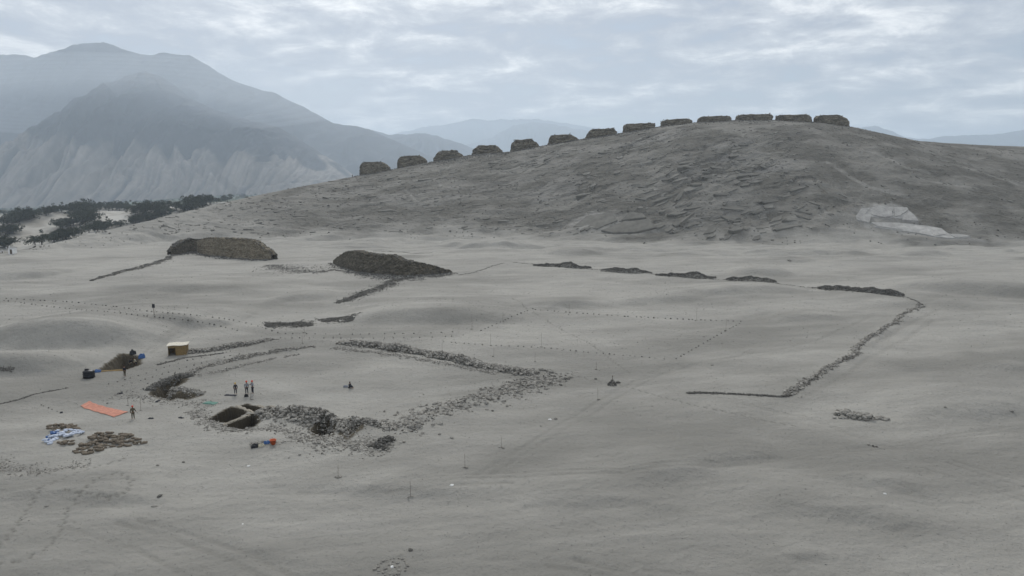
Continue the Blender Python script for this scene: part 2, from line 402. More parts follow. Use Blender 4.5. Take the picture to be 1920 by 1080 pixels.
# footprints: each a little pit of disturbed sand with its shade painted in
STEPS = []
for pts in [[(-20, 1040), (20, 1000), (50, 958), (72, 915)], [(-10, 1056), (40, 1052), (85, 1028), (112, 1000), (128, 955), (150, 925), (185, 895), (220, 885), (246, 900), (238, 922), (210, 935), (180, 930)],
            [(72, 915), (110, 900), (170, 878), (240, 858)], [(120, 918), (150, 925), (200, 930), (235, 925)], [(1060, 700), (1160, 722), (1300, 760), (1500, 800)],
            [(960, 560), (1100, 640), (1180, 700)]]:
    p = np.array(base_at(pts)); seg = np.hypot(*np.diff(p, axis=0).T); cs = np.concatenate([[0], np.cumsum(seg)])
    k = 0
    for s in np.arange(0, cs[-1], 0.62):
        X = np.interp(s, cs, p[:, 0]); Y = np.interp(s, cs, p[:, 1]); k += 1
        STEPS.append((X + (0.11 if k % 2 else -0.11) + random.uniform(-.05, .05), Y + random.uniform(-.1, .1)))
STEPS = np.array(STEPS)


def Hs(x, y): return terrain(np.atleast_1d(np.array(x, float)).copy(), np.atleast_1d(np.array(y, float)).copy())
def on(pix): return cast(pix, lambda a, b: terrain(np.array(a, float), np.array(b, float)))
def gz(x, y): return float(Hs([x], [y])[0])

# rubble mounds are known by pixel, and raise the sand under the stones
def mound(pts, hw, hh): MOUNDS.append((base_at(pts), hw, hh))
mound([(630, 655), (760, 672), (880, 690)], 2.0, 0.35)
mound([(1030, 700), (960, 730), (880, 758), (800, 785), (720, 806)], 3.0, 0.55)
mound([(500, 778), (560, 786), (610, 796), (650, 800), (720, 806)], 2.4, 1.1)
mound([(300, 690), (400, 678), (500, 662), (590, 652)], 1.2, 0.35)
mound([(1440, 744), (1500, 728), (1560, 690), (1605, 668), (1640, 635), (1690, 600), (1725, 572)], 1.3, 0.4)
mound([(410, 812), (470, 820), (540, 838), (640, 838), (720, 830)], 2.4, 0.3)

# ------------------------------------------------------------------ materials
MAT = {}
def newmat(name):
    m = bpy.data.materials.new(name); m.use_nodes = True; t = m.node_tree
    b = t.nodes['Principled BSDF']; b.inputs['Specular IOR Level'].default_value = 0.15
    MAT[name] = m; return m, t, b
def attr(t, name):
    n = t.nodes.new('ShaderNodeAttribute'); n.attribute_name = name; return n.outputs['Fac']
def tnoise(t, vec, scale, detail=4, rough=0.55, dist=0.0, stretch=None, rot=0):
    if stretch:
        mp = t.nodes.new('ShaderNodeMapping'); t.links.new(vec, mp.inputs[0]); mp.inputs['Scale'].default_value = stretch; mp.inputs['Rotation'].default_value = (0, 0, rot); vec = mp.outputs[0]
    n = t.nodes.new('ShaderNodeTexNoise'); t.links.new(vec, n.inputs['Vector'])
    n.inputs['Scale'].default_value = scale; n.inputs['Detail'].default_value = detail; n.inputs['Roughness'].default_value = rough; n.inputs['Distortion'].default_value = dist
    return n.outputs[0]
def bump(t, b, h, strength, dist):
    n = t.nodes.new('ShaderNodeBump'); n.inputs['Strength'].default_value = strength; n.inputs['Distance'].default_value = dist
    t.links.new(h, n.inputs['Height']); t.links.new(n.outputs[0], b.inputs['Normal'])
def terrain_mat():
    m, t, b = newmat('sand_and_rock'); b.inputs['Roughness'].default_value = 0.95
    P = t.nodes.new('ShaderNodeTexCoord').outputs['Object']
    n1 = tnoise(t, P, 0.035, 5, 0.6); n2 = tnoise(t, P, 0.35, 5, 0.65, 0, (0.35, 1, 1), R(-12)); n3 = tnoise(t, P, 2.2, 4, 0.7)
    sand = ramp(t, n1, [(0.3, (0.285, 0.278, 0.254)), (0.7, (0.345, 0.336, 0.305))])
    sand = mixc(t, math_n(t, 'MULTIPLY', ramp(t, n2, [(0.35, 1.0), (0.6, 0.0)]), 0.35), sand, (0.205, 0.202, 0.19))
    sand = mixc(t, math_n(t, 'MULTIPLY', ramp(t, n3, [(0.58, 0.0), (0.68, 1.0)]), 0.5), sand, (0.14, 0.137, 0.13))
    rk1 = tnoise(t, P, 0.09, 6, 0.65, 0.6, (0.5, 1.2, 1), R(20)); rk2 = tnoise(t, P, 0.7, 6, 0.7, 0.3, (0.5, 1.2, 1), R(20))
    rock = ramp(t, rk1, [(0.3, (0.112, 0.109, 0.096)), (0.7, (0.185, 0.18, 0.16))])
    rock = mixc(t, math_n(t, 'MULTIPLY', ramp(t, rk2, [(0.4, 1.0), (0.62, 0.0)]), 0.5), rock, (0.085, 0.079, 0.067))
    rock = mixc(t, math_n(t, 'MULTIPLY', attr(t, 'slab'), 0.6), rock, (0.26, 0.255, 0.242))
    rock = mixc(t, attr(t, 'pale'), rock, (0.40, 0.395, 0.375))
    rock = mixc(t, math_n(t, 'MULTIPLY', attr(t, 'crack_shade'), 0.35), rock, (0.085, 0.082, 0.075))  # shade inside the cracks painted into the rock colour
    sand = mixc(t, math_n(t, 'MULTIPLY', attr(t, 'gravel'), 0.72), sand, (0.160, 0.157, 0.142))
    c = mixc(t, attr(t, 'rock'), sand, rock)
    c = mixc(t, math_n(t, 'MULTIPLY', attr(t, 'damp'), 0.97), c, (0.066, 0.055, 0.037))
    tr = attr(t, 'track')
    c = mixc(t, math_n(t, 'MULTIPLY', math_n(t, 'MAXIMUM', tr, 0.0), 0.95, None, True), c, (0.16, 0.156, 0.14))  # darker disturbed sand of tracks, plus painted shade in the footprints
    c = mixc(t, math_n(t, 'MULTIPLY', math_n(t, 'MAXIMUM', math_n(t, 'MULTIPLY', tr, -1.0), 0.0), 0.7, None, True), c, (0.47, 0.462, 0.43))
    L(t, c, b.inputs['Base Color'])
    bh = math_n(t, 'ADD', tnoise(t, P, 1.1, 6, 0.65), math_n(t, 'MULTIPLY', rk2, math_n(t, 'MULTIPLY', attr(t, 'rock'), 2.5)))
    bump(t, b, bh, 0.75, 0.5)
    return m
terrain_mat()
def valley_mat():
    m, t, b = newmat('valley_floor'); b.inputs['Roughness'].default_value = 0.95
    P = t.nodes.new('ShaderNodeTexCoord').outputs['Object']
    n1 = tnoise(t, P, 0.02, 5, 0.6)
    sand = ramp(t, n1, [(0.38, (0.19, 0.18, 0.155)), (0.5, (0.28, 0.268, 0.24)), (0.62, (0.42, 0.41, 0.375))])
    n2 = tnoise(t, P, 0.006, 6, 0.6, 0.4, (0.5, 1.6, 1))
    green = ramp(t, n2, [(0.35, (0.022, 0.034, 0.02)), (0.5, (0.04, 0.058, 0.032)), (0.65, (0.09, 0.095, 0.06))])
    L(t, mixc(t, attr(t, 'green'), sand, green), b.inputs['Base Color'])
    bump(t, b, tnoise(t, P, 0.25, 5, 0.6), 0.5, 1.5)
valley_mat()
def mountain_mat(name, dark, light):
    m, t, b = newmat(name); b.inputs['Roughness'].default_value = 1.0
    P = t.nodes.new('ShaderNodeTexCoord').outputs['Object']
    n = tnoise(t, P, 0.004, 7, 0.62, 0.5)
    c = ramp(t, n, [(0.35, tuple(v * 0.8 for v in dark)), (0.65, tuple(v * 1.2 for v in dark))])
    c2 = ramp(t, tnoise(t, P, 0.012, 6, 0.6), [(0.35, tuple(v * 0.72 for v in light)), (0.65, tuple(v * 1.15 for v in light))])
    L(t, mixc(t, attr(t, 'pale'), c, c2), b.inputs['Base Color'])
    bump(t, b, tnoise(t, P, 0.02, 6, 0.6), 0.6, 18)
mountain_mat('mountain_rock', (0.050, 0.053, 0.062), (0.27, 0.243, 0.216))
def stone_mat(name, lo, hi, sc=3.0):
    m, t, b = newmat(name); b.inputs['Roughness'].default_value = 0.95
    g = t.nodes.new('ShaderNodeNewGeometry')
    c = ramp(t, g.outputs['Random Per Island'], [(0.0, lo), (0.55, tuple((a + q) / 2 for a, q in zip(lo, hi))), (1.0, hi)])
    P = t.nodes.new('ShaderNodeTexCoord').outputs['Object']
    n = tnoise(t, P, sc, 5, 0.65)
    c = mixc(t, 1.0, c, ramp(t, n, [(0.3, 0.72), (0.7, 1.15)]), 'MULTIPLY')
    L(t, c, b.inputs['Base Color']); bump(t, b, n, 0.6, 0.08)
stone_mat('rubble_stone', (0.13, 0.123, 0.108), (0.40, 0.385, 0.35))
stone_mat('dark_stone', (0.075, 0.072, 0.064), (0.17, 0.164, 0.15))
stone_mat('pebble', (0.08, 0.078, 0.072), (0.2, 0.196, 0.185))
def masonry_mat(name, a, c_, sc=1.3):
    m, t, b = newmat(name); b.inputs['Roughness'].default_value = 0.95
    P = t.nodes.new('ShaderNodeTexCoord').outputs['Object']
    v = t.nodes.new('ShaderNodeTexVoronoi'); v.inputs['Scale'].default_value = sc
    mp = t.nodes.new('ShaderNodeMapping'); mp.inputs['Scale'].default_value = (1, 1, 1.7); L(t, P, mp.inputs[0]); L(t, mp.outputs[0], v.inputs['Vector'])
    sp_ = t.nodes.new('ShaderNodeSeparateColor'); L(t, v.outputs['Color'], sp_.inputs[0])
    c = ramp(t, sp_.outputs[0], [(0.0, a), (1.0, c_)])
    c = mixc(t, 1.0, c, ramp(t, tnoise(t, P, 0.35, 5, 0.6), [(0.3, 0.75), (0.7, 1.2)]), 'MULTIPLY')
    L(t, c, b.inputs['Base Color'])
    h = math_n(t, 'SUBTRACT', 1.0, v.outputs['Distance']); bump(t, b, h, 0.8, 0.35)
masonry_mat('tower_masonry', (0.085, 0.074, 0.054), (0.215, 0.194, 0.152))
masonry_mat('rubble_core', (0.085, 0.081, 0.07), (0.25, 0.242, 0.218), 2.4)
masonry_mat('wall_masonry', (0.135, 0.115, 0.082), (0.25, 0.218, 0.162), 1.6)
masonry_mat('dark_masonry', (0.075, 0.066, 0.05), (0.15, 0.134, 0.105), 1.6)
def plainmat(name, c, rough=0.8, var=0.18, sc=4.0, spec=0.2):
    m, t, b = newmat(name); b.inputs['Roughness'].default_value = rough; b.inputs['Specular IOR Level'].default_value = spec
    P = t.nodes.new('ShaderNodeTexCoord').outputs['Object']
    n = tnoise(t, P, sc, 4, 0.6)
    L(t, mixc(t, 1.0, c, ramp(t, n, [(0.3, 1 - var), (0.7, 1 + var)]), 'MULTIPLY'), b.inputs['Base Color'])
    bump(t, b, n, 0.3, 0.03); return m
plainmat('mud', (0.27, 0.245, 0.2)); plainmat('dug_earth', (0.07, 0.058, 0.04)); plainmat('orange_net', (0.42, 0.19, 0.135), 0.9, 0.25, 2.5)
plainmat('white_sack', (0.50, 0.55, 0.64)); plainmat('blue_plastic', (0.04, 0.10, 0.25), 0.5); plainmat('brown_sack', (0.15, 0.125, 0.095), 0.9, 0.3)
plainmat('black_plastic', (0.012, 0.013, 0.016), 0.45); plainmat('skin', (0.22, 0.12, 0.08)); plainmat('red_helmet', (0.55, 0.045, 0.02), 0.4)
plainmat('grey_cloth', (0.20, 0.215, 0.24)); plainmat('dark_cloth', (0.025, 0.027, 0.035)); plainmat('olive_cloth', (0.085, 0.075, 0.05)); plainmat('pale_cloth', (0.42, 0.39, 0.30))
plainmat('ochre_mat', (0.22, 0.155, 0.07), 0.9, 0.3, 6); plainmat('pale_roof', (0.55, 0.52, 0.44), 0.9, 0.2); plainmat('wood', (0.09, 0.07, 0.05)); plainmat('grey_metal', (0.25, 0.25, 0.25), 0.5)
plainmat('white_paint', (0.75, 0.75, 0.74)); plainmat('red_plastic', (0.50, 0.11, 0.04), 0.5); plainmat('teal_net', (0.12, 0.23, 0.19)); plainmat('yellow_cap', (0.5, 0.34, 0.06)); plainmat('hair', (0.012, 0.01, 0.009))
plainmat('white_trash', (0.72, 0.72, 0.70)); plainmat('bark', (0.06, 0.05, 0.04))
def leaf_mat():
    m, t, b = newmat('foliage'); b.inputs['Roughness'].default_value = 0.8
    g = t.nodes.new('ShaderNodeNewGeometry')
    L(t, ramp(t, g.outputs['Random Per Island'], [(0, (0.018, 0.022, 0.013)), (0.6, (0.036, 0.042, 0.024)), (1, (0.06, 0.065, 0.04))]), b.inputs['Base Color'])
leaf_mat()
def haze_mat(name, dens, colr, an):
    m = bpy.data.materials.new(name); m.use_nodes = True; t = m.node_tree; t.nodes.clear()
    v = t.nodes.new('ShaderNodeVolumePrincipled'); o = t.nodes.new('ShaderNodeOutputMaterial')
    v.inputs['Color'].default_value = (*colr, 1); v.inputs['Density'].default_value = dens; v.inputs['Anisotropy'].default_value = an
    L(t, v.outputs[0], o.inputs['Volume']); MAT[name] = m

# ------------------------------------------------------------------ object helpers
def props(o, label=None, cat=None, group=None, kind=None):
    if label: o['label'] = label
    if cat: o['category'] = cat
    if group: o['group'] = group
    if kind: o['kind'] = kind
    return o
def mesh_np(name, v, f, mats, smooth=False):
    """v (n,3), f (m,k) all of one size"""
    v = np.asarray(v, np.float32); f = np.asarray(f, np.int32); k = f.shape[1]
    me = bpy.data.meshes.new(name)
    me.vertices.add(len(v)); me.vertices.foreach_set('co', v.ravel())
    me.loops.add(f.size); me.loops.foreach_set('vertex_index', f.ravel())
    me.polygons.add(len(f)); me.polygons.foreach_set('loop_start', np.arange(0, f.size, k, dtype=np.int32))
    me.polygons.foreach_set('loop_total', np.full(len(f), k, np.int32))
    me.polygons.foreach_set('use_smooth', np.full(len(f), smooth, bool))
    me.update(calc_edges=True); me.validate()
    for m in (mats if isinstance(mats, (list, tuple)) else [mats]): me.materials.append(MAT[m])
    return me
def link(name, me, parent=None, loc=None):
    o = bpy.data.objects.new(name, me); col.objects.link(o)
    if parent: o.parent = parent
    if loc is not None: o.location = loc
    return o
def empty(name, loc, label, cat, group=None, rz=0):
    o = bpy.data.objects.new(name, None); col.objects.link(o); o.location = loc; o.rotation_euler.z = rz; o.empty_display_size = 0.3
    return props(o, label, cat, group)
def copy_tree(o, parent=None):
    c = o.copy(); col.objects.link(c)
    if parent: c.parent = parent
    for ch in list(o.children): copy_tree(ch, c)
    return c
def bm_obj(name, bm, mat, parent=None, smooth=False, loc=None):
    me = bpy.data.meshes.new(name); bm.to_mesh(me); bm.free()
    if smooth:
        for p in me.polygons: p.use_smooth = True
    me.materials.append(MAT[mat]); return link(name, me, parent, loc)
def bm_box(bm, c, s, rz=0, bev=0.0):
    r = bmesh.ops.create_cube(bm, size=1.0, matrix=Matrix.Translation(c) @ Matrix.Rotation(rz, 4, 'Z') @ Matrix.Diagonal((*s, 1)))
    if bev:
        es = {e for v in r['verts'] for e in v.link_edges}
        bmesh.ops.bevel(bm, geom=list(es), offset=bev, segments=1, affect='EDGES')
def bm_tube(bm, a, b, r0, r1=None, seg=8):
    a, b = Vector(a), Vector(b); r1 = r0 if r1 is None else r1
    q = (b - a).to_track_quat('Z', 'Y').to_matrix().to_4x4()
    bmesh.ops.create_cone(bm, cap_ends=True, segments=seg, radius1=r0, radius2=r1, depth=(b - a).length, matrix=Matrix.Translation((a + b) / 2) @ q)
def bm_lathe(bm, prof, seg=20, c=(0, 0, 0)):
    rings = [[bm.verts.new((c[0] + r * math.cos(2 * math.pi * i / seg), c[1] + r * math.sin(2 * math.pi * i / seg), c[2] + z)) for i in range(seg)] for r, z in prof]
    for a, b in zip(rings[:-1], rings[1:]):
        for i in range(seg): bm.faces.new((a[i], a[(i + 1) % seg], b[(i + 1) % seg], b[i]))
    bm.faces.new(rings[-1]); bm.faces.new(rings[0][::-1])

# unit stones: jittered icosahedra, 20 triangles each
_b = bmesh.new(); bmesh.ops.create_icosphere(_b, subdivisions=1, radius=1.0); _b.verts.ensure_lookup_table()
ICO_V = np.array([v.co[:] for v in _b.verts]); ICO_F = np.array([[v.index for v in f.verts] for f in _b.faces]); _b.free()
OCT_V = np.array([(1, 0, 0), (0, 1, 0), (-1, 0, 0), (0, -1, 0), (0, 0, 1), (0, 0, -1)], float)
OCT_F = np.array([(0, 1, 4), (1, 2, 4), (2, 3, 4), (3, 0, 4), (1, 0, 5), (2, 1, 5), (3, 2, 5), (0, 3, 5)])
STONES = []
for i in range(14):
    v = ICO_V * rng.uniform(0.72, 1.22, (12, 1)); v = v * np.array([rng.uniform(0.9, 1.25), rng.uniform(0.65, 0.95), rng.uniform(0.45, 0.75)])
    STONES.append(v)
def rotz(a): c, s = np.cos(a), np.sin(a); return np.array([[c, -s, 0], [s, c, 0], [0, 0, 1]])
def joined_stones(name, P, S, mat, parent=None, origin=(0, 0, 0), octa=False):
    n = len(P); tv, tf = [], []
    T, F = (None, OCT_F) if octa else (STONES, ICO_F)
    k = 6 if octa else 12
    V = np.empty((n, k, 3)); A = rng.uniform(0, 2 * np.pi, n); tl = rng.normal(0, 0.28, (n, 2))
    for i in range(n):
        v = OCT_V * rng.uniform(0.7, 1.2, (6, 1)) * np.array([1, .8, .6]) if octa else STONES[i % 14]
        ca, sa = np.cos(A[i]), np.sin(A[i])
        x, y, z = v[:, 0], v[:, 1], v[:, 2] + tl[i, 0] * v[:, 0] + tl[i, 1] * v[:, 1]
        V[i, :, 0] = (x * ca - y * sa) * S[i]; V[i, :, 1] = (x * sa + y * ca) * S[i]; V[i, :, 2] = z * S[i]
    V += (np.asarray(P) - np.array(origin))[:, None, :]
    Fa = (F[None] + (np.arange(n) * k)[:, None, None]).reshape(-1, 3)
    return link(name, mesh_np(name, V.reshape(-1, 3), Fa, mat), parent)
STONE_ME = [mesh_np('stone', v, ICO_F, 'rubble_stone') for v in STONES]
STONE_ME_D = [mesh_np('stone', v, ICO_F, 'dark_stone') for v in STONES]

# ------------------------------------------------------------------ build the ground sheet (ground, hill, valley are cut from one height field)
th = np.concatenate([np.linspace(-180, -48, 34)[:-1], np.linspace(-48, -39, 24)[:-1], np.linspace(-39, 39, 780), np.linspace(39, 48, 24)[1:], np.linspace(48, 180, 34)[1:-1]])
th = np.radians(th)
rr = np.concatenate([np.linspace(0.05, 48, 16)[:-1], np.linspace(48, 130, 330)[:-1], np.linspace(130, 300, 270)[:-1], np.linspace(300, 650, 420)[:-1], np.exp(np.linspace(math.log(650), math.log(1600), 90))[:-1], np.exp(np.linspace(math.log(1600), math.log(15500), 50))])
TH, RR = np.meshgrid(th, rr); GX = (RR * np.sin(TH)).ravel(); GY = (RR * np.cos(TH)).ravel()
GZ, GT, g_rock, g_cell, g_crack_shade, g_damp, g_trk = terrain(GX.copy(), GY.copy(), True)
na, nr = len(th), len(rr)
ii, jj = np.meshgrid(np.arange(nr - 1), np.arange(na), indexing='ij'); j2 = (jj + 1) % na
quads = np.stack([ii * na + jj, ii * na + j2, (ii + 1) * na + j2, (ii + 1) * na + jj], -1).reshape(-1, 4)[:, ::-1]
U = GX / np.maximum(GY, 1) * FPX + 960
slab = sstep(0.55, 0.95, g_cell) * slab_masks(GX, GY, np.clip(GT, 0, 1.1))
def photo_row(x, y, z):
    return 540 - FPX * ((y * -sp + (z - 30) * cp)) / np.maximum(y * cp - (z - 30) * -0 - (z - 30) * sp, 1)
def poly_patch(pix):                            # an outcrop given by its outline on the hill
    return poly_sd(GX, GY, flat(pix))
pale = np.zeros_like(GZ)
for pix in ([(1604, 398), (1640, 386), (1690, 384), (1706, 396), (1725, 416), (1700, 420), (1620, 414)], [(1606, 414), (1640, 418), (1700, 420), (1740, 430), (1800, 440), (1845, 452), (1780, 450), (1700, 438), (1620, 424)],
            [(1070, 420), (1100, 402), (1150, 395), (1215, 410), (1232, 430), (1180, 440), (1090, 440)]):
    k = 1.0 if pix[0][0] > 1500 else 0.5
    pale = np.maximum(pale, 0.75 * k * sstep(-2.0, 1.0, poly_patch(pix) + 2.0 * fbm(GX / 7, GY / 7, 3, 95)))
pale = pale * (1 - 0.9 * np.clip(g_crack_shade * 2, 0, 1)) * (0.45 + 0.55 * g_cell)
green = sstep(850, 1150, GY) * (GT > 1)
def region(name, fmask, mats, at):
    q = quads[fmask]; used, inv = np.unique(q, return_inverse=True)
    me = mesh_np(name, np.stack([GX[used], GY[used], GZ[used]], 1), inv.reshape(-1, 4), mats, True)
    if 'damp' in at:
        me.polygons.foreach_set('use_smooth', ~((at['damp'][q].max(1) > .05) | (at['rock'][q].mean(1) > .35)))
    for k, a in at.items():
        la = me.attributes.new(k, 'FLOAT', 'POINT'); la.data.foreach_set('value', a[used].astype(np.float32))
    return props(link(name, me), kind='structure')
ft = GT[quads].mean(1); fy = GY[quads].mean(1); fx = GX[quads].mean(1)
is_val = (ft > 1.9) | (fy > 900) ; is_hill = (ft > 0.0) & ~is_val; is_gr = ~is_val & ~is_hill
g_gravel = np.clip(0.62 - (GY - 70) / 330 + 0.75 * fbm(GX / 60 + GY / 90, GY / 22 - GX / 80, 4, 640) + 0.30 * fbm(GX / 14 + GY / 20, GY / 5 - GX / 16, 3, 645), 0, 1)
AT = dict(gravel=g_gravel, rock=g_rock, slab=slab, pale=pale, crack_shade=g_crack_shade, damp=g_damp, track=g_trk)
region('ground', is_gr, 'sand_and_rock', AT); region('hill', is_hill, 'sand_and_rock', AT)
region('valley_floor', is_val, 'valley_floor', dict(green=green))

# slabs of bedrock that break the hill surface: pieces of the hill
hill = bpy.data.objects['hill']
stone_mat('slab_rock', (0.125, 0.122, 0.108), (0.215, 0.21, 0.19), 0.35)
stone_mat('pale_rock', (0.33, 0.325, 0.31), (0.42, 0.415, 0.395), 0.5)
def slab_mesh(seed, mat):
    g = np.random.default_rng(seed); k = g.integers(7, 11); a = np.sort(g.uniform(0, 2 * np.pi, k) * 0.35 + np.arange(k) * 2 * np.pi / k * 0.65 + 0.2)
    r = g.uniform(0.75, 1.1, k); x = np.sign(np.cos(a)) * np.abs(np.cos(a)) ** .75 * r; y = np.sin(a) * r
    V = [(x[i], y[i], -1.0) for i in range(k)] + [(x[i] * 1.0, y[i] * 1.0, 0.05 * g.normal()) for i in range(k)] + [(x[i] * .93 + .02, y[i] * .86, 0.10 + 0.05 * g.normal()) for i in range(k)] + [(g.normal() * .15, 0, 0.16)]
    bm = bmesh.new(); vs_ = [bm.verts.new(v) for v in V]
    for i in range(k):
        j = (i + 1) % k; bm.faces.new((vs_[i], vs_[j], vs_[k + j], vs_[k + i])); bm.faces.new((vs_[k + i], vs_[k + j], vs_[2 * k + j], vs_[2 * k + i])); bm.faces.new((vs_[2 * k + i], vs_[2 * k + j], vs_[3 * k]))
    me = bpy.data.meshes.new('rock_slab'); bm.to_mesh(me); bm.free(); me.materials.append(MAT[mat]); return me
SLAB = [slab_mesh(1200 + i, 'slab_rock') for i in range(18)]
n = 9000; X = rng.uniform(-140, 240, n); tq = rng.uniform(0.03, 0.93, n); yr = np.interp(X, RX, RW[:, 1]); yf = np.interp(X, FX, FY); Y = yf + tq * (yr - yf)
ku = X / Y * FPX + 960; am = slab_masks(X, Y, tq); keep = (am ** 2.6 * 0.75 + 0.022 > rng.uniform(0, 1, n)) & (Y > np.interp(X, RLX, RLY) + 3) & ~((ku > 1590) & (tq < .55)); 
LENS = base_at([(1215, 345), (1250, 322), (1330, 292), (1440, 300), (1530, 345), (1520, 400), (1440, 446), (1360, 450), (1270, 425), (1200, 390)])
inl = poly_sd(X, Y, LENS) > 0; keep &= ~inl
idx = np.concatenate([np.nonzero(inl)[0][:125], np.nonzero(keep)[0][:160]])
for i in idx:
    x, y = X[i], Y[i]; e = 3.0
    zx = (gz(x + e, y) - gz(x - e, y)) / (2 * e); zy = (gz(x, y + e) - gz(x, y - e)) / (2 * e)
    big = float(np.clip(am[i], .25, 1)); lx = rng.uniform(2.2, 8.0) * (.45 + .75 * big); ly = lx * rng.uniform(.2, .42); tz = rng.uniform(.6, 1.35) * (.4 + .75 * big)
    if inl[i]: lx = 2.2 + 9.5 * rng.beta(1.1, 2.2); ly = lx * rng.uniform(.14, .38); tz = rng.uniform(.5, 1.4)
    nrm = Vector((-zx + rng.normal(0, .06), -(zy * 0.68) + rng.normal(0, .05), 1)).normalized()
    thd = (0.5 if ku[i] > 1000 else 0.35) + rng.normal(0, .28) - (0.9 if ku[i] > 1500 else 0)
    q = Vector((0, 0, 1)).rotation_difference(nrm) @ Matrix.Rotation(thd, 3, 'Z').to_quaternion()
    o = link('rock_slab', SLAB[int(i) % 18], hill, (x, y, gz(x, y) + tz * rng.uniform(-.05, .22))); o.rotation_mode = 'QUATERNION'; o.rotation_quaternion = q; o.scale = (lx, ly, tz * 1.6)
n = 26000; X = rng.uniform(-170, 330, n); tq = rng.uniform(0.03, 0.97, n); yr = np.interp(X, RX, RW[:, 1]); yf = np.interp(X, FX, FY); Y = yf + tq * (yr - yf); ku = X / Y * FPX + 960
am = slab_masks(X, Y, tq); cl_ = fbm(X / 16 + Y / 30, Y / 5 - X / 14, 3, 660); keep = (am * 0.5 * (0.3 + np.clip(cl_ + .2, 0, 1)) > rng.uniform(0, 1, n)) & (Y > np.interp(X, RLX, RLY) + 2); X, Y, am, ku = X[keep][:4200], Y[keep][:4200], am[keep][:4200], ku[keep][:4200]
ZZ = Hs(X, Y); ZX = (Hs(X + 2, Y) - Hs(X - 2, Y)) / 4; ZY = (Hs(X, Y + 2) - Hs(X, Y - 2)) / 4
SV = [np.array([v.co[:] for v in m_.vertices]) for m_ in SLAB]; SF = []
for m_ in SLAB:
    m_.calc_loop_triangles(); SF.append(np.array([t_.vertices[:] for t_ in m_.loop_triangles]))
VV, FF, off = [], [], 0
for i in range(len(X)):
    v = SV[i % 18]; lx = rng.uniform(.5, 2.6) * (.6 + .5 * am[i]); ly = lx * rng.uniform(.25, .6); tz = rng.uniform(.3, .85)
    a = (0.5 if ku[i] > 1000 else 0.35) + rng.normal(0, .3) - (0.9 if ku[i] > 1500 else 0); ca, sa = math.cos(a), math.sin(a)
    px_, py_ = v[:, 0] * lx * ca - v[:, 1] * ly * sa, v[:, 0] * lx * sa + v[:, 1] * ly * ca
    VV.append(np.stack([X[i] + px_, Y[i] + py_, ZZ[i] + .05 + v[:, 2] * tz * 1.5 + px_ * (ZX[i] + rng.normal(0, .08)) + py_ * (ZY[i] * .75 + rng.normal(0, .06))], 1)); FF.append(SF[i % 18] + off); off += len(v)
props(link('slab_fragments', mesh_np('slab_fragments', np.concatenate(VV), np.concatenate(FF), 'slab_rock'), hill), kind='stuff')
Z_ = lambda pts: [(1480 + a / 3.857, 200 + b / 3.857) for a, b in pts]
PALE = [Z_([(480, 800), (520, 745), (590, 738), (556, 782), (596, 797), (575, 846), (490, 828)]), Z_([(577, 777), (640, 740), (738, 742), (748, 798), (690, 808), (606, 793)]),
        Z_([(758, 735), (850, 738), (862, 752), (800, 798), (764, 800)]), Z_([(866, 765), (900, 790), (935, 835), (812, 828)]), Z_([(590, 845), (790, 850), (900, 862), (936, 908), (800, 897), (630, 872)]),
        Z_([(920, 868), (1000, 872), (1008, 888), (952, 912)]), Z_([(1014, 886), (1100, 890), (1146, 930), (1060, 942), (1002, 916)]), Z_([(1154, 932), (1250, 935), (1310, 945), (1200, 955)]), 
        [(1075, 427), (1100, 407), (1148, 400), (1158, 415), (1120, 431)], [(1127, 434), (1165, 419), (1215, 413), (1232, 428), (1190, 438), (1150, 439)], [(1165, 415), (1180, 400), (1205, 402), (1212, 410)]]
PALE += [[(1605, 406), (1615, 393), (1650, 387), (1700, 391), (1723, 416), (1690, 411), (1640, 408)], [(1633, 418), (1685, 419), (1713, 422), (1740, 425), (1765, 429), (1780, 440), (1822, 446), (1790, 448), (1755, 445), (1722, 438), (1687, 433), (1640, 427)]]
NP = len(PALE)
for k_, pix in enumerate(PALE):
    p = cast(pix, lambda a, b: terrain(np.array(a, float), np.array(b, float))); c = p.mean(0); k = len(p)
    nv = p[:, 1] - c[1]; up_ = (0.55 if k_ < NP - 2 else 0.22) + 0.02 * rng.normal(0, 1, k)
    V = np.concatenate([p + [0, 0, -1.0], p + np.stack([0 * up_, 0 * up_, up_ * .8], 1), c + (p - c) * .98 + np.stack([0 * up_, 0 * up_, up_ + .12], 1), c[None] + [[0, 0, .8 if k_ < NP - 2 else .3]]]) - c
    bm = bmesh.new(); vs_ = [bm.verts.new(v) for v in V]
    for i in range(k):
        j = (i + 1) % k; bm.faces.new((vs_[i], vs_[j], vs_[k + j], vs_[k + i])); bm.faces.new((vs_[k + i], vs_[k + j], vs_[2 * k + j], vs_[2 * k + i])); bm.faces.new((vs_[2 * k + i], vs_[2 * k + j], vs_[3 * k]))
    bmesh.ops.recalc_face_normals(bm, faces=bm.faces)
    o = bm_obj('rock_slab', bm, 'pale_rock' if (k_ < 8 or k_ >= NP - 2) else 'slab_rock', hill, False, tuple(c))

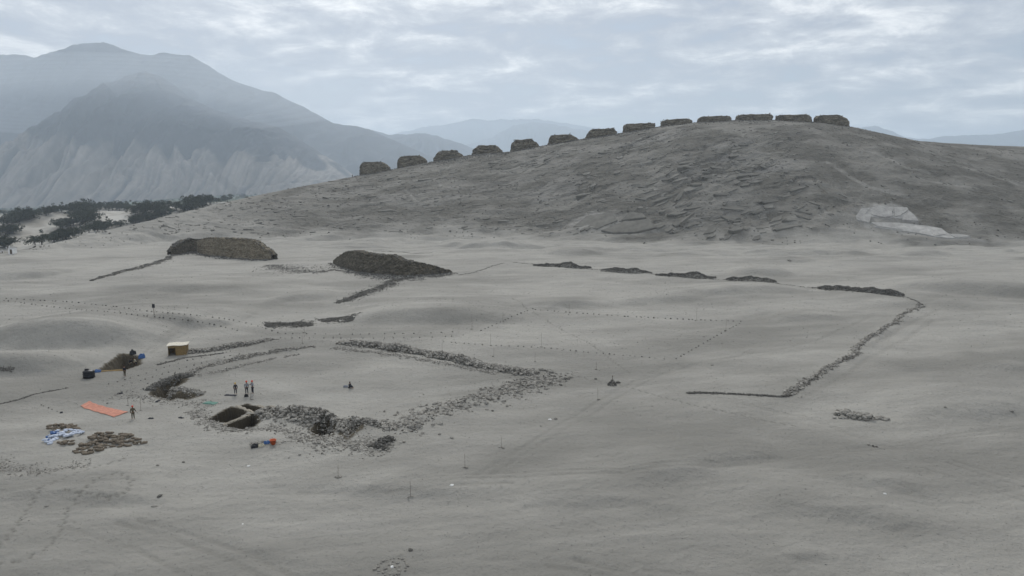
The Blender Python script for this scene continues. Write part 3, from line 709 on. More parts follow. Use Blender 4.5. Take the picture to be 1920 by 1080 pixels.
# ------------------------------------------------------------------ far mountains
def mountain(name, sky_px, D, front, seed, gul=1.0, palef=None, label=None, nx=300, n1=68):
    P = np.array([at_depth(a, b, D) for a, b in sky_px]); x0, x1 = P[0, 0], P[-1, 0]
    xs = np.linspace(x0, x1, nx); tt = np.concatenate([np.linspace(0, 1, n1), np.linspace(1, 1.7, 23)[1:]])
    X, T = np.meshgrid(xs, tt); ny = len(tt)
    Y = D - front * (1 - T)
    base = -90.0
    zr = np.interp(X, P[:, 0], P[:, 2])
    g = np.where(T <= 1, 0.35 * np.clip(T, 0, 1) + 0.65 * np.sin(np.clip(T, 0, 1) * np.pi / 2) ** 1.5, np.cos(np.clip((T - 1) / 0.7, 0, 1) * np.pi / 2) ** 1.2)
    wx = X + front * 0.10 * fbm(X / (front * .5), Y / (front * .5), 3, seed)
    rid = 1 - np.abs(fbm(wx / (front * 0.16), Y / (front * 0.75), 4, seed + 5)) * 1.6
    rid2 = 1 - np.abs(fbm(wx / (front * 0.05), Y / (front * 0.3), 3, seed + 9)) * 1.6
    rid3 = 1 - np.abs(fbm((0.7 * X + 0.3 * wx) / (front * 0.022), T * 1.6, 4, seed + 15)) * 1.7
    env = np.clip(T * (0.97 - T) * 3.6, 0, 1) * (T < 0.97)
    Z = base + (zr - base) * g + (zr - base) * env * gul * (0.13 * (rid - 0.6) + 0.05 * (rid2 - 0.6) + 0.022 * (rid3 - 0.6)) + (zr - base) * 0.011 * fbm(X / (front * .06), Y / (front * .08), 4, seed + 12)
    q = (np.arange(ny - 1)[:, None] * nx + np.arange(nx - 1)[None]).ravel()
    me = mesh_np(name, np.stack([X.ravel(), Y.ravel(), Z.ravel()], 1), np.stack([q, q + 1, q + nx + 1, q + nx], 1), 'mountain_rock', True)
    pv = palef(X, Y, Z, T, rid, rid3) if palef else np.zeros_like(Z)
    la = me.attributes.new('pale', 'FLOAT', 'POINT'); la.data.foreach_set('value', pv.ravel().astype(np.float32))
    return props(link(name, me), label, kind='structure')
mountain('mountain', [(-700, 150), (-300, 140), (-150, 112), (0, 103), (30, 101), (80, 110), (120, 95), (150, 83), (175, 80), (215, 84), (250, 99), (278, 106), (305, 99), (330, 101), (365, 108), (400, 130), (430, 149), (470, 163), (520, 177), (560, 197), (625, 232), (660, 236), (690, 241), (700, 246), (727, 258), (800, 290), (900, 320), (1000, 345)], 5600, 1700, 200, 0.8)
mountain('mountain', [(-260, 420), (-120, 392), (0, 345), (60, 290), (110, 242), (200, 168), (240, 142), (272, 134), (300, 142), (345, 180), (400, 206), (470, 226), (520, 238), (560, 262), (620, 300), (660, 330), (760, 372), (860, 400)], 3900, 1150, 230, 1.2,
         lambda X, Y, Z, T, r, r3: sstep(165, 105, Z + 60 * fbm(X / 130, Y / 300, 4, 260) - 70 * (r - 0.6) + 0.10 * (X + 1000)) * np.clip(0.5 + 0.5 * (r3 - 0.1), 0.1, 1), None, 620, 190)
mountain('mountain', [(400, 300), (540, 240), (620, 236), (700, 244), (727, 252), (760, 252), (790, 249), (820, 255), (860, 268), (900, 283), (1000, 320)], 7400, 1500, 300, 0.7)
mountain('mountain', [(690, 262), (755, 247), (800, 237), (835, 234), (888, 223), (915, 226), (960, 224), (1000, 223), (1050, 230), (1110, 239), (1200, 250), (1350, 270), (1500, 300)], 14500, 2500, 330, 0.5)
mountain('mountain', [(800, 300), (880, 270), (925, 256), (962, 235), (1000, 229), (1035, 232), (1070, 240), (1130, 250), (1250, 280)], 11800, 2200, 360, 0.6)
mountain('mountain', [(1500, 300), (1590, 246), (1620, 237), (1640, 236), (1665, 247), (1690, 257), (1720, 260), (1748, 260), (1770, 254), (1795, 255), (1830, 253), (1885, 250), (1920, 244), (2050, 228), (2300, 240), (2600, 270)], 10800, 2200, 390, 0.6)

# ------------------------------------------------------------------ the thirteen towers
TOWERS = [  # base x0, x1, base row left, right, top x0, x1, top row left, right, left and right edge power, label
    (674, 729, 332, 320, 682, 713, 304, 303, 7, 3, 'squat stone tower nearest the left end of the ridge, standing alone with upright left side'),
    (744, 798, 318, 306, 751, 786, 293.5, 291, 4, 3, 'second stone tower from the left, dark rounded block with smooth face'),
    (813, 868, 300, 293, 824, 853, 284, 281, 1.6, 1.5, 'low crumbled stone tower with rubble spilling down the slope below it, third from left'),
    (884, 943, 290, 286, 896, 929, 273.5, 272, 1.5, 1.4, 'crumbled mound shaped tower just right of the rubble spill, fourth from left'),
    (957, 1010, 284, 272, 966, 996, 263, 260.5, 2.5, 1.6, 'dark rounded stone tower in front of the pale far peaks, fifth from left'),
    (1028, 1086, 271, 263, 1036, 1071, 254, 251.5, 2.2, 1.6, 'rough stone tower at the right edge of the far pale mountains, sixth from left'),
    (1100, 1157, 260, 250, 1110, 1150, 243, 240.5, 2.2, 1.8, 'ragged stone tower in the middle of the row of thirteen, seventh from left'),
    (1171, 1229, 248, 240, 1177, 1226, 232.5, 230.5, 9, 9, 'sharp edged low tower left of the summit, eighth from left'),
    (1243, 1299, 236.5, 229, 1249, 1290, 224.5, 222, 8, 4, 'low flat tower with sloping right shoulder, ninth from left'),
    (1313, 1372, 229, 223.5, 1319, 1365, 218.5, 217, 8, 6, 'thin flat looking tower just left of the hilltop, tenth from left'),
    (1386, 1450, 223.5, 223, 1391, 1445, 215, 213.5, 8, 7, 'widest and flattest tower on the very top of the hill'),
    (1462, 1523, 227, 230, 1463, 1514, 215.5, 214.5, 10, 6, 'blocky stone tower second from the right end of the row'),
    (1535, 1594, 229.5, 237, 1541, 1573, 216, 214.5, 9, 3, 'tall blocky tower at the right end of the row with a sloping right shoulder')]
for ti, (bx0, bx1, by0, by1, tx0, tx1, ty0, ty1, pl, pr, lab) in enumerate(TOWERS):
    Yt = float(np.interp((bx0 + bx1) / 2, [r[0] for r in RIDGE], [r[2] for r in RIDGE]))
    pb0, pb1 = at_depth(bx0, by0, Yt), at_depth(bx1, by1, Yt); pt0, pt1 = at_depth(tx0, ty0, Yt), at_depth(tx1, ty1, Yt)
    cxm = (pb0[0] + pb1[0]) / 2; root_z = min(pb0[2], pb1[2])
    root = empty('stone_tower', (cxm, Yt + 5, root_z), lab, 'tower', 'thirteen stone towers along the ridge')
    nl, ns = 16, 72; sink = 5.0; V = []
    for l in range(nl + 1):
        f = (l - 2) / (nl - 2); fc = max(f, 0)
        xl = pb0[0] + (pt0[0] - pb0[0]) * fc ** pl; xr = pb1[0] + (pt1[0] - pb1[0]) * fc ** pr
        dep = 5.5 * (1 - 0.16 * fc ** 2)
        for s in range(ns):
            a = 2 * math.pi * s / ns; ca, sa = math.cos(a), math.sin(a); e = 0.34
            qx = math.copysign(abs(ca) ** e, ca); qy = math.copysign(abs(sa) ** e, sa)
            X = (xl + xr) / 2 + (xr - xl) / 2 * qx; u = (X - pb0[0]) / (pb1[0] - pb0[0])
            zb = pb0[2] + (pb1[2] - pb0[2]) * u; zt = pt0[2] + (pt1[2] - pt0[2]) * u
            # right shoulder falls away
            Z = zb + (zt - zb) * f if f > 0 else zb - sink * (2 - l) / 2
            V.append((X, Yt + 4.4 + dep * qy, Z))
    V = np.array(V)
    nz = fbm(V[:, 0] / 2.2 + V[:, 1] / 3.0, V[:, 2] / 1.6 + V[:, 1] / 2.3, 4, 400 + ti); ctr = np.array([cxm, Yt + 4.4])
    dv = V[:, :2] - ctr; dv /= np.linalg.norm(dv, axis=1)[:, None] + 1e-6
    rough = 0.75 if ti in (2, 3, 4, 5, 6) else 0.4
    V[:, :2] += dv * (nz * rough)[:, None]
    V[:, :2] += dv * rng.uniform(-.16, .16, len(V))[:, None]
    topm = np.arange(len(V)) >= (nl - 3) * ns
    V[topm, 2] += fbm(V[topm, 0] / 1.8, V[topm, 1] / 1.8, 3, 430 + ti) * rough * 0.7
    F = []
    for l in range(nl):
        for s in range(ns):
            F.append((l * ns + s, l * ns + (s + 1) % ns, (l + 1) * ns + (s + 1) % ns, (l + 1) * ns + s))
    Vl = list(map(tuple, V)); last = nl * ns
    for rk in (0.75, 0.45, 0.15):
        st = len(Vl)
        for s in range(ns):
            p = V[nl * ns + s]; c0 = V[nl * ns:(nl + 1) * ns].mean(0)
            q = c0 + (p - c0) * rk; Vl.append((q[0], q[1], q[2] + rough * 0.8 * perlin(np.array([q[0] / 1.5]), np.array([q[1] / 1.5]), 440)[0]))
        for s in range(ns): F.append((last + s, last + (s + 1) % ns, st + (s + 1) % ns, st + s))
        last = st
    Vl = np.array(Vl) - np.array(root.location)
    link('masonry', mesh_np('masonry', Vl, F, 'tower_masonry', False), root)
    # fallen stones round the foot and loose ones on the top
    n = 420 if ti in (2, 3) else (220 if rough > 0.5 else 110)
    X = rng.uniform(pb0[0] - 2.5, pb1[0] + 3.0, n); Yq = Yt - 1.6 - np.abs(rng.normal(0, 3.0 if ti not in (2, 3) else 8.0, n))
    zz = Hs(X, Yq)
    S = rng.uniform(0.16, 0.5, n)
    nt_ = 90 if rough > 0.5 else 50
    k = rng.integers(nl * ns - 2 * ns, nl * ns + ns, nt_)
    P2 = V[k] + rng.normal(0, 0.25, (nt_, 3)); S2 = rng.uniform(0.2, 0.45, nt_)
    P = np.concatenate([np.stack([X, Yq, zz + 0.05], 1), P2]); S = np.concatenate([S, S2])
    props(joined_stones('rubble', P, S, 'dark_stone', root, tuple(root.location)), kind='stuff')

# ------------------------------------------------------------------ tall ruined walls on the plain
def ruined_wall(name, label, base_px, top_px, thick, mat, group=None, n=90):
    B = cast(base_px, base); bpx = np.array([p[0] for p in base_px], float)
    order = np.argsort(bpx); bx = bpx[order]
    tpx = np.array([p[0] for p in top_px], float); tpy = np.array([p[1] for p in top_px], float)
    us = np.linspace(bx[0], bx[-1], n)
    Xb = np.interp(us, bx, B[order, 0]); Yb = np.interp(us, bx, B[order, 1]); pyb = np.interp(us, bx, np.array([p[1] for p in base_px], float)[order])
    Zg = Hs(Xb, Yb)
    topz = np.array([at_depth(u, np.interp(u, tpx, tpy), Y)[2] for u, Y in zip(us, Yb)])
    root = empty(name, (Xb[n // 2], Yb[n // 2], Zg[n // 2]), label, 'ruined wall', group)
    tx, ty = np.gradient(Xb), np.gradient(Yb); l = np.hypot(tx, ty); nxv, nyv = -ty / l, tx / l    # towards the back
    prof = [(0.0, q) for q in np.linspace(-0.4, 1, 16)] + [(q, 1.0) for q in (0.2, 0.4, 0.6, 0.8)] + [(1.0, q) for q in np.linspace(1, -0.4, 9)]
    m = len(prof); V = np.zeros((n, m, 3))
    for k, (dq, hq) in enumerate(prof):
        hgt = np.maximum(topz - Zg, 0.25)
        lean = 0.10 * hgt * np.clip(hq, 0, 1); off = dq * thick + (lean if dq == 0 else (-lean if dq == 1 else 0))
        V[:, k, 0] = Xb + nxv * off; V[:, k, 1] = Yb + nyv * off; V[:, k, 2] = Zg + np.where(hq < 0, hq * 4, hq * hgt)
        nse = fbm((Xb + Yb) / 1.6, V[:, k, 2] / 1.3 + dq * 9, 4, 470)
        V[:, k, 1] += nse * 0.3 + rng.uniform(-.12, .12, n); V[:, k, 2] += (hq > 0.85) * 0.35 * fbm(Xb / 1.2, Yb / 1.2 + dq * 3, 3, 480)
    V = V.reshape(-1, 3) - np.array(root.location)
    F = [(i * m + k, (i + 1) * m + k, (i + 1) * m + k + 1, i * m + k + 1) for i in range(n - 1) for k in range(m - 1)]
    me = mesh_np('masonry', V, F, mat, False)
    bm = bmesh.new(); bm.from_mesh(me); bmesh.ops.holes_fill(bm, edges=[e for e in bm.edges if e.is_boundary], sides=60); bm.to_mesh(me); bm.free()
    link('masonry', me, root)
    ns = 500; k = rng.integers(0, n, ns); off = -np.abs(rng.normal(0, 1.6, ns))
    X = Xb[k] + nxv[k] * off + rng.normal(0, .4, ns); Y = Yb[k] + nyv[k] * off
    P = np.stack([X, Y, Hs(X, Y) + 0.05], 1); S = rng.uniform(0.1, 0.38, ns)
    kt = rng.integers(0, n, 260); dq = rng.uniform(0.05, 0.95, 260) * thick
    P2 = np.stack([Xb[kt] + nxv[kt] * dq, Yb[kt] + nyv[kt] * dq, np.maximum(topz[kt], Zg[kt] + .2) + 0.02], 1)
    props(joined_stones('rubble', np.concatenate([P, P2]), np.concatenate([S, rng.uniform(.15, .36, 260)]), 'dark_stone', root, tuple(root.location)), kind='stuff')
    return root
ruined_wall('ruined_wall', 'long tall brown stone wall with a smooth front, left of the two big walls', [(369, 474), (420, 481), (470, 486), (509, 487)],
            [(369, 452), (380, 447.5), (392, 446), (430, 447), (462, 449), (478, 452), (487, 459), (492, 464), (503, 470), (509, 478)], 3.5, 'wall_masonry', 'tall ruined walls on the plain')
ruined_wall('ruined_wall', 'short dark crumbling wall stub joined to the left end of the long brown wall', [(321, 478), (335, 477), (352, 473), (380, 471)],
            [(321, 472), (327, 463), (340, 456), (352, 450), (361, 447), (368, 449), (380, 449)], 3.0, 'dark_masonry', 'tall ruined walls on the plain')
ruined_wall('ruined_wall', 'big dark stone wall tapering to a low tail on its right', [(624, 494), (640, 502), (680, 511), (720, 515), (770, 517), (815, 514), (848, 511)],
            [(624, 490), (631, 482), (643, 474), (654, 471), (664, 471), (682, 476), (715, 479), (736, 479), (746, 484), (752, 489), (790, 493), (820, 500), (840, 506), (848, 510)], 4.0, 'dark_masonry', 'tall ruined walls on the plain')

# ------------------------------------------------------------------ rubble walls and rows of stones
def rubble(name, label, pts, n, hw, size, big=0, cat='stone wall', mat='rubble_stone', group=None, lift=0.0, spread=0.5, gaps=0.35, taper=0.0, core=None):
    p = np.array(base_at(pts)); seg = np.hypot(*np.diff(p, axis=0).T); cs = np.concatenate([[0], np.cumsum(seg)])
    far = p[:, 1].mean() > 135; n = int(n * 1.7); sz = 0.85 if not far else 0.8
    s = rng.uniform(0, cs[-1], n * 4); lat = rng.normal(0, spread, n * 4) * hw
    wdl = 0.55 + 0.75 * np.clip(0.5 + fbm(s / 2.6, s * 0, 3, int(abs(p[0, 0]) * 5) % 90 + 300), 0, 1.3)
    if taper: wdl = wdl * np.clip(np.sin(np.pi * s / cs[-1]), 0.05, 1) ** taper
    lat = lat * wdl
    keep = fbm(s / 2.1, lat / 1.3, 3, int(abs(p[0, 0]) * 7) % 90 + 500) > -gaps - 0.1 + rng.uniform(-.45, .45, n * 4)
    s, lat = s[keep][:n], lat[keep][:n]; n = len(s)
    X = np.interp(s, cs, p[:, 0]); Y = np.interp(s, cs, p[:, 1])
    k = np.clip(np.searchsorted(cs, s) - 1, 0, len(seg) - 1); dx = np.diff(p[:, 0])[k] / seg[k]; dy = np.diff(p[:, 1])[k] / seg[k]
    wob = 0.5 * hw * fbm(s / 6.0, s * 0 + 3, 2, 77)
    X = X - dy * (lat + wob); Y = Y + dx * (lat + wob)
    S = sz * (size[0] + (size[1] - size[0]) * rng.beta(0.8, 4.0, n))
    Z = Hs(X, Y) + S * 0.1 + lift * np.exp(-(lat / hw) ** 2) * rng.uniform(0, 1, n) ** 1.5
    if core:
        chw, chh = core
        def env(q): return np.clip(np.sin(np.pi * np.clip(q / cs[-1], .012, .988)), 0, 1) ** 0.38 * (0.8 + 0.55 * np.clip(fbm(q / 4.5, q * 0 + p[0, 1] % 7, 3, 78), -1, 1))
        Z = Hs(X, Y) + S * 0.15 + chh * env(s) * np.clip(1 - (lat / (chw * 1.05)) ** 2, 0, 1)
    i0 = len(p) // 2; loc = (p[i0, 0], p[i0, 1], gz(p[i0, 0], p[i0, 1]))
    root = empty(name, loc, label, cat, group)
    if core:
        nn_ = max(12, int(cs[-1] / 0.55)); q = np.linspace(0, cs[-1], nn_); cxs = np.interp(q, cs, p[:, 0]); cys = np.interp(q, cs, p[:, 1])
        kk = np.clip(np.searchsorted(cs, q) - 1, 0, len(seg) - 1); ddx = np.diff(p[:, 0])[kk] / seg[kk]; ddy = np.diff(p[:, 1])[kk] / seg[kk]; wq = 0.5 * hw * fbm(q / 6.0, q * 0 + 3, 2, 77); e = env(q)
        VV = []
        for a in np.linspace(-1, 1, 11):
            of = a * chw * (0.5 + 0.5 * e) + wq; xx = cxs - ddy * of; yy = cys + ddx * of
            VV.append(np.stack([xx, yy, Hs(xx, yy) - 0.12 + (chh * e + 0.1) * (1 - a * a) + (abs(a) < .95) * 0.16 * fbm(xx / .7, yy / .7, 3, 79)], 1))
        VV = np.stack(VV, 1).reshape(-1, 3) - np.array(loc); FF = [(i * 11 + j, (i + 1) * 11 + j, (i + 1) * 11 + j + 1, i * 11 + j + 1) for i in range(nn_ - 1) for j in range(10)]
        link('core', mesh_np('core', VV, FF, 'rubble_core', False), root)
    o = np.argsort(-S); b, r = o[:big], o[big:]
    ms = STONE_ME if mat == 'rubble_stone' else STONE_ME_D
    for i in b:
        st = link('stone', ms[int(i) % 14], root); st.location = (X[i] - loc[0], Y[i] - loc[1], Z[i] - loc[2]); st.scale = (S[i],) * 3
        st.rotation_euler = (random.uniform(-.3, .3), random.uniform(-.3, .3), random.uniform(0, 6.28))
    props(joined_stones('rubble', np.stack([X, Y, Z], 1)[r], S[r], mat, root, loc, bool(far)), kind='stuff')
    return root
LOW = 'low ruined walls in a line before the hill'
rubble('low_wall', 'low dark rubble wall at the left end of the line before the hill', [(1000, 498), (1050, 500), (1108, 503)], 700, 1.3, (0.18, 0.55), 0, 'stone wall', 'dark_stone', LOW, 0, 0.5, 0.6, 0.2, (1.6, 1.4))
rubble('low_wall', 'short low rubble wall second from left in the line before the hill', [(1128, 508), (1170, 511), (1222, 512)], 420, 1.2, (0.18, 0.5), 0, 'stone wall', 'dark_stone', LOW, 0, 0.5, 0.6, 0.2, (1.6, 1.4))
rubble('low_wall', 'low rubble wall in the middle of the line of five before the hill', [(1230, 516), (1285, 519), (1342, 522)], 650, 1.3, (0.18, 0.55), 0, 'stone wall', 'dark_stone', LOW, 0, 0.5, 0.6, 0.2, (1.6, 1.4))
rubble('low_wall', 'thin low rubble wall fourth from left in the line before the hill', [(1362, 525), (1400, 527), (1455, 529)], 500, 1.1, (0.18, 0.5), 0, 'stone wall', 'dark_stone', LOW, 0, 0.5, 0.6, 0.2, (1.6, 1.4))
rubble('low_wall', 'longest low rubble wall at the right end of the line before the hill', [(1535, 540), (1610, 546), (1695, 555)], 950, 1.6, (0.18, 0.55), 0, 'stone wall', 'dark_stone', LOW, 0, 0.5, 0.6, 0.2, (1.6, 1.4))
rubble('stone_row', 'faint broken row of stones linking the low walls near the hill foot', [(965, 492), (1110, 505), (1225, 514), (1345, 524), (1460, 532), (1535, 541), (1700, 558), (1728, 570)], 620, 0.6, (0.16, 0.5), 0, 'stone row', 'dark_stone')
rubble('stone_row', 'long crooked row of grey stones climbing the sand at the right', [(1478, 742), (1500, 727), (1525, 710), (1555, 690), (1580, 678), (1604, 667), (1608, 652), (1625, 638), (1660, 618), (1682, 603), (1690, 592), (1727, 570)], 1500, 0.75, (0.12, 0.55), 40, 'stone row', 'rubble_stone', None, 0.2)
rubble('stone_row', 'thin dark straight row of stones leading left from the corner of the long crooked row', [(1288, 738), (1350, 738), (1410, 741), (1465, 745), (1484, 741)], 420, 0.28, (0.1, 0.36), 15, 'stone row', 'dark_stone', None, 0.15, 0.5, 0.6)
rubble('rubble_wall', 'thick dark rubble wall along the far side of the sunken plaza', [(636, 643), (680, 647), (740, 655), (800, 665), (850, 675), (910, 687), (960, 697), (1008, 703)], 2300, 1.6, (0.12, 0.62), 110, 'stone wall', 'rubble_stone', None, 0.5, core=(1.5, 1.0))
rubble('stone_row', 'thin line of stones inside the plaza below its thick far wall', [(625, 652), (700, 664), (780, 676), (860, 688), (905, 695), (930, 702)], 800, 0.9, (0.08, 0.36), 10, 'stone row', 'rubble_stone')
rubble('rubble_wall', 'scattered broken wall of pale boulders along the right front side of the plaza', [(1066, 714), (1030, 708), (980, 728), (930, 742), (880, 758), (820, 778), (770, 794), (720, 808)], 1000, 3.2, (0.07, 0.75), 130, 'stone wall', 'rubble_stone', None, 0.1, 0.55)
rubble('stone_row', 'short row of stones on the inner edge of the plaza corner at right', [(965, 716), (990, 714), (1020, 708), (1035, 698), (1012, 694)], 260, 0.5, (0.12, 0.5), 20, 'stone row', 'rubble_stone', None, 0.2)
rubble('rubble_wall', 'heaped rough rubble wall beside the excavation pits at the plaza front', [(484, 782), (510, 778), (540, 783), (570, 790), (600, 797), (628, 806)], 1500, 1.9, (0.08, 0.6), 100, 'stone wall', 'rubble_stone', None, 0.6, 0.55)
rubble('rubble_heap', 'rubble heap round the second hole at the plaza front corner', [(640, 815), (660, 800), (700, 801), (735, 806)], 520, 1.1, (0.1, 0.5), 30, 'rubble', 'rubble_stone', None, 0.3)
rubble('rubble_heap', 'dark rubble heap on the sand below the plaza front corner', [(705, 842), (720, 832), (735, 825)], 340, 0.9, (0.1, 0.45), 20, 'rubble', 'dark_stone', None, 0.5)
rubble('rubble_heap', 'spill of rubble stones across the sand below the front holes', [(560, 815), (620, 832), (660, 838), (705, 836), (740, 842)], 900, 3.4, (0.06, 0.45), 40, 'rubble', 'rubble_stone')
rubble('rubble_wall', 'thick rubble wall running right from the small matting hut', [(336, 664), (370, 660), (410, 656), (450, 648), (485, 642), (510, 636)], 1500, 1.2, (0.1, 0.5), 50, 'stone wall', 'rubble_stone', None, 0.5, core=(1.1, 0.55))
rubble('stone_row', 'thin outer line of stones along the left side of the plaza', [(295, 684), (330, 676), (345, 671), (380, 667), (420, 662)], 380, 0.35, (0.08, 0.36), 10, 'stone row', 'dark_stone')
rubble('rubble_wall', 'broken stone wall curving along the left side of the plaza', [(345, 704), (390, 686), (440, 675), (490, 665), (530, 659), (590, 650)], 850, 0.8, (0.1, 0.5), 40, 'stone wall', 'rubble_stone', None, 0.2, 0.55, 0.1)
rubble('stone_row', 'inner faint row of stones on the left of the plaza', [(372, 705), (420, 694), (470, 682), (510, 673), (560, 664)], 380, 0.6, (0.08, 0.4), 15, 'stone row', 'rubble_stone', None, 0, 0.55, 0.05)
rubble('rubble_wall', 'dark rubble face at the back of the left gully', [(276, 732), (298, 722), (320, 711), (345, 703), (352, 708)], 800, 1.0, (0.1, 0.42), 30, 'stone wall', 'dark_stone', None, 0.25)
rubble('rubble_heap', 'rubble ridge at the front of the left gully', [(312, 738), (330, 728), (352, 732), (378, 740)], 500, 0.9, (0.09, 0.36), 20, 'rubble', 'rubble_stone', None, 0.2)
rubble('rubble_heap', 'loose stones strewn left of the excavation pits', [(210, 742), (260, 745), (300, 752), (360, 755), (400, 762)], 420, 2.2, (0.06, 0.3), 15, 'rubble', 'rubble_stone')
rubble('rubble_heap', 'stones lying round the left rim of the pits', [(360, 770), (385, 790), (410, 802), (440, 811), (490, 803), (560, 812)], 800, 1.5, (0.06, 0.42), 40, 'rubble', 'rubble_stone')
rubble('rubble_mound', 'dark rubble mound left of the path bend before the big walls', [(498, 612), (540, 607), (585, 611)], 900, 4.2, (0.12, 0.45), 0, 'rubble', 'dark_stone', None, 0.2, taper=0.5, core=(1.5, 0.4))
rubble('rubble_mound', 'smaller dark rubble mound beside the first one near the path bend', [(604, 603), (630, 599), (655, 603)], 600, 3.6, (0.12, 0.45), 0, 'rubble', 'dark_stone', None, 0.2, taper=0.5, core=(1.5, 0.4))
rubble('rubble_mound', 'sloping line of rubble falling left from the big dark wall', [(632, 569), (665, 558), (700, 545), (740, 527), (770, 519)], 1300, 3.2, (0.12, 0.48), 0, 'rubble', 'dark_stone', None, 0.3, taper=0.5, core=(1.5, 0.4))
rubble('rubble_mound', 'line of rubble trailing down left from the short wall stub', [(170, 527), (220, 512), (260, 503), (300, 491), (328, 479)], 1000, 2.4, (0.12, 0.44), 0, 'rubble', 'dark_stone', None, 0.4, taper=0.5, core=(1.3, 0.45))
rubble('rubble_mound', 'band of rubble on the sand between the two big walls', [(500, 497), (540, 505), (590, 509), (640, 508)], 1100, 8, (0.14, 0.5), 0, 'rubble', 'dark_stone', taper=0.7)
rubble('rubble_mound', 'rubble apron at the foot of the big dark tapering wall', [(640, 508), (700, 519), (760, 523), (810, 519), (850, 513)], 1200, 4.5, (0.14, 0.5), 0, 'rubble', 'dark_stone', taper=0.7)
rubble('stone_row', 'faint row of stones right of the tapering wall tail', [(860, 516), (890, 511), (915, 502), (945, 493)], 190, 0.6, (0.12, 0.36), 0, 'stone row', 'dark_stone')
rubble('stone_row', 'dark low row of stones behind the big tapering wall', [(700, 471), (735, 472), (780, 475), (810, 474)], 260, 0.6, (0.15, 0.42), 0, 'stone row', 'dark_stone')
rubble('stone_row', 'thin row of stones at the far left edge of the plaza sand', [(-20, 762), (40, 748), (80, 736), (128, 727)], 260, 0.35, (0.06, 0.24), 0, 'stone row', 'dark_stone')
rubble('rubble_heap', 'patch of broken stones on the sand at the left edge of the photo', [(-30, 868), (20, 880), (60, 890), (100, 880), (170, 868)], 600, 1.7, (0.05, 0.26), 10, 'rubble', 'rubble_stone')
rubble('rubble_heap', 'low heap of flat grey stones alone on the right hand sand', [(1568, 776), (1590, 781), (1615, 785), (1632, 784)], 190, 1.1, (0.2, 0.95), 80, 'rubble', 'rubble_stone', None, 0.5)
rubble('rubble_heap', 'small knot of stones right beside the flat grey heap on the right', [(1645, 783), (1655, 786), (1664, 787)], 26, 0.6, (0.25, 0.8), 14, 'rubble', 'rubble_stone', None, 0.1)
rubble('rubble_heap', 'few small stones at the far left beside the dark dune front', [(-5, 692), (10, 694), (26, 692)], 90, 0.6, (0.08, 0.3), 6, 'rubble', 'dark_stone')

# mud walls that divide the pits
def mud_wall(label, pts, wd, h):
    p = on(pts); c = p.mean(0); root_loc = (c[0], c[1], c[2])
    q = np.array(base_at(pts)); n = 26; s = np.linspace(0, 1, n); tt = np.linspace(0, 1, len(q))
    X = np.interp(s, tt, q[:, 0]); Y = np.interp(s, tt, q[:, 1]); dx, dy = q[-1] - q[0]; l = math.hypot(dx, dy); nx_, ny_ = -dy / l, dx / l
    rim = base(X, Y) + 0.05
    V = []
    for k, (o, hh) in enumerate(((-.6, -h), (-.5, -.15), (-.42, 0), (0, .05), (.42, 0), (.5, -.15), (.6, -h))):
        jit = 0.08 * fbm(s * 9 + k, s * 5, 2, 600 + k); V.append(np.stack([X + nx_ * o * wd + jit, Y + ny_ * o * wd + jit, rim + hh + jit], 1))
    V = np.stack(V, 1); m = V.shape[1]
    F = [(i * m + k, (i + 1) * m + k, (i + 1) * m + k + 1, i * m + k + 1) for i in range(n - 1) for k in range(m - 1)]
    o = link('mud_wall', mesh_np('mud_wall', V.reshape(-1, 3) - np.array(root_loc), F, 'dug_earth', False), None, root_loc)
    C = V[:, 1:6] + np.array([0, 0, .03]); C[:, 2, 2] += .06; Fc = [(i * 5 + k, (i + 1) * 5 + k, (i + 1) * 5 + k + 1, i * 5 + k + 1) for i in range(n - 1) for k in range(4)]
    link('cap', mesh_np('cap', C.reshape(-1, 3) - np.array(root_loc), Fc, 'mud', False), o)
    props(o, label, 'mud wall', 'pale mud walls between the excavated rooms')
mud_wall('pale mud wall between the front pit and the room behind it', [(418, 798), (440, 789), (468, 779)], 0.38, 2.6)
mud_wall('pale mud wall between the left room and the middle pit', [(444, 762), (460, 768), (478, 775)], 0.55, 2.0)
mud_wall('pale mud wall between the middle pit and the small right pit', [(484, 761), (492, 764), (500, 769)], 0.5, 1.7)
mud_wall('thin pale mud wall on the far edge of the smallest pit', [(507, 762), (516, 766), (526, 770)], 0.4, 1.5)

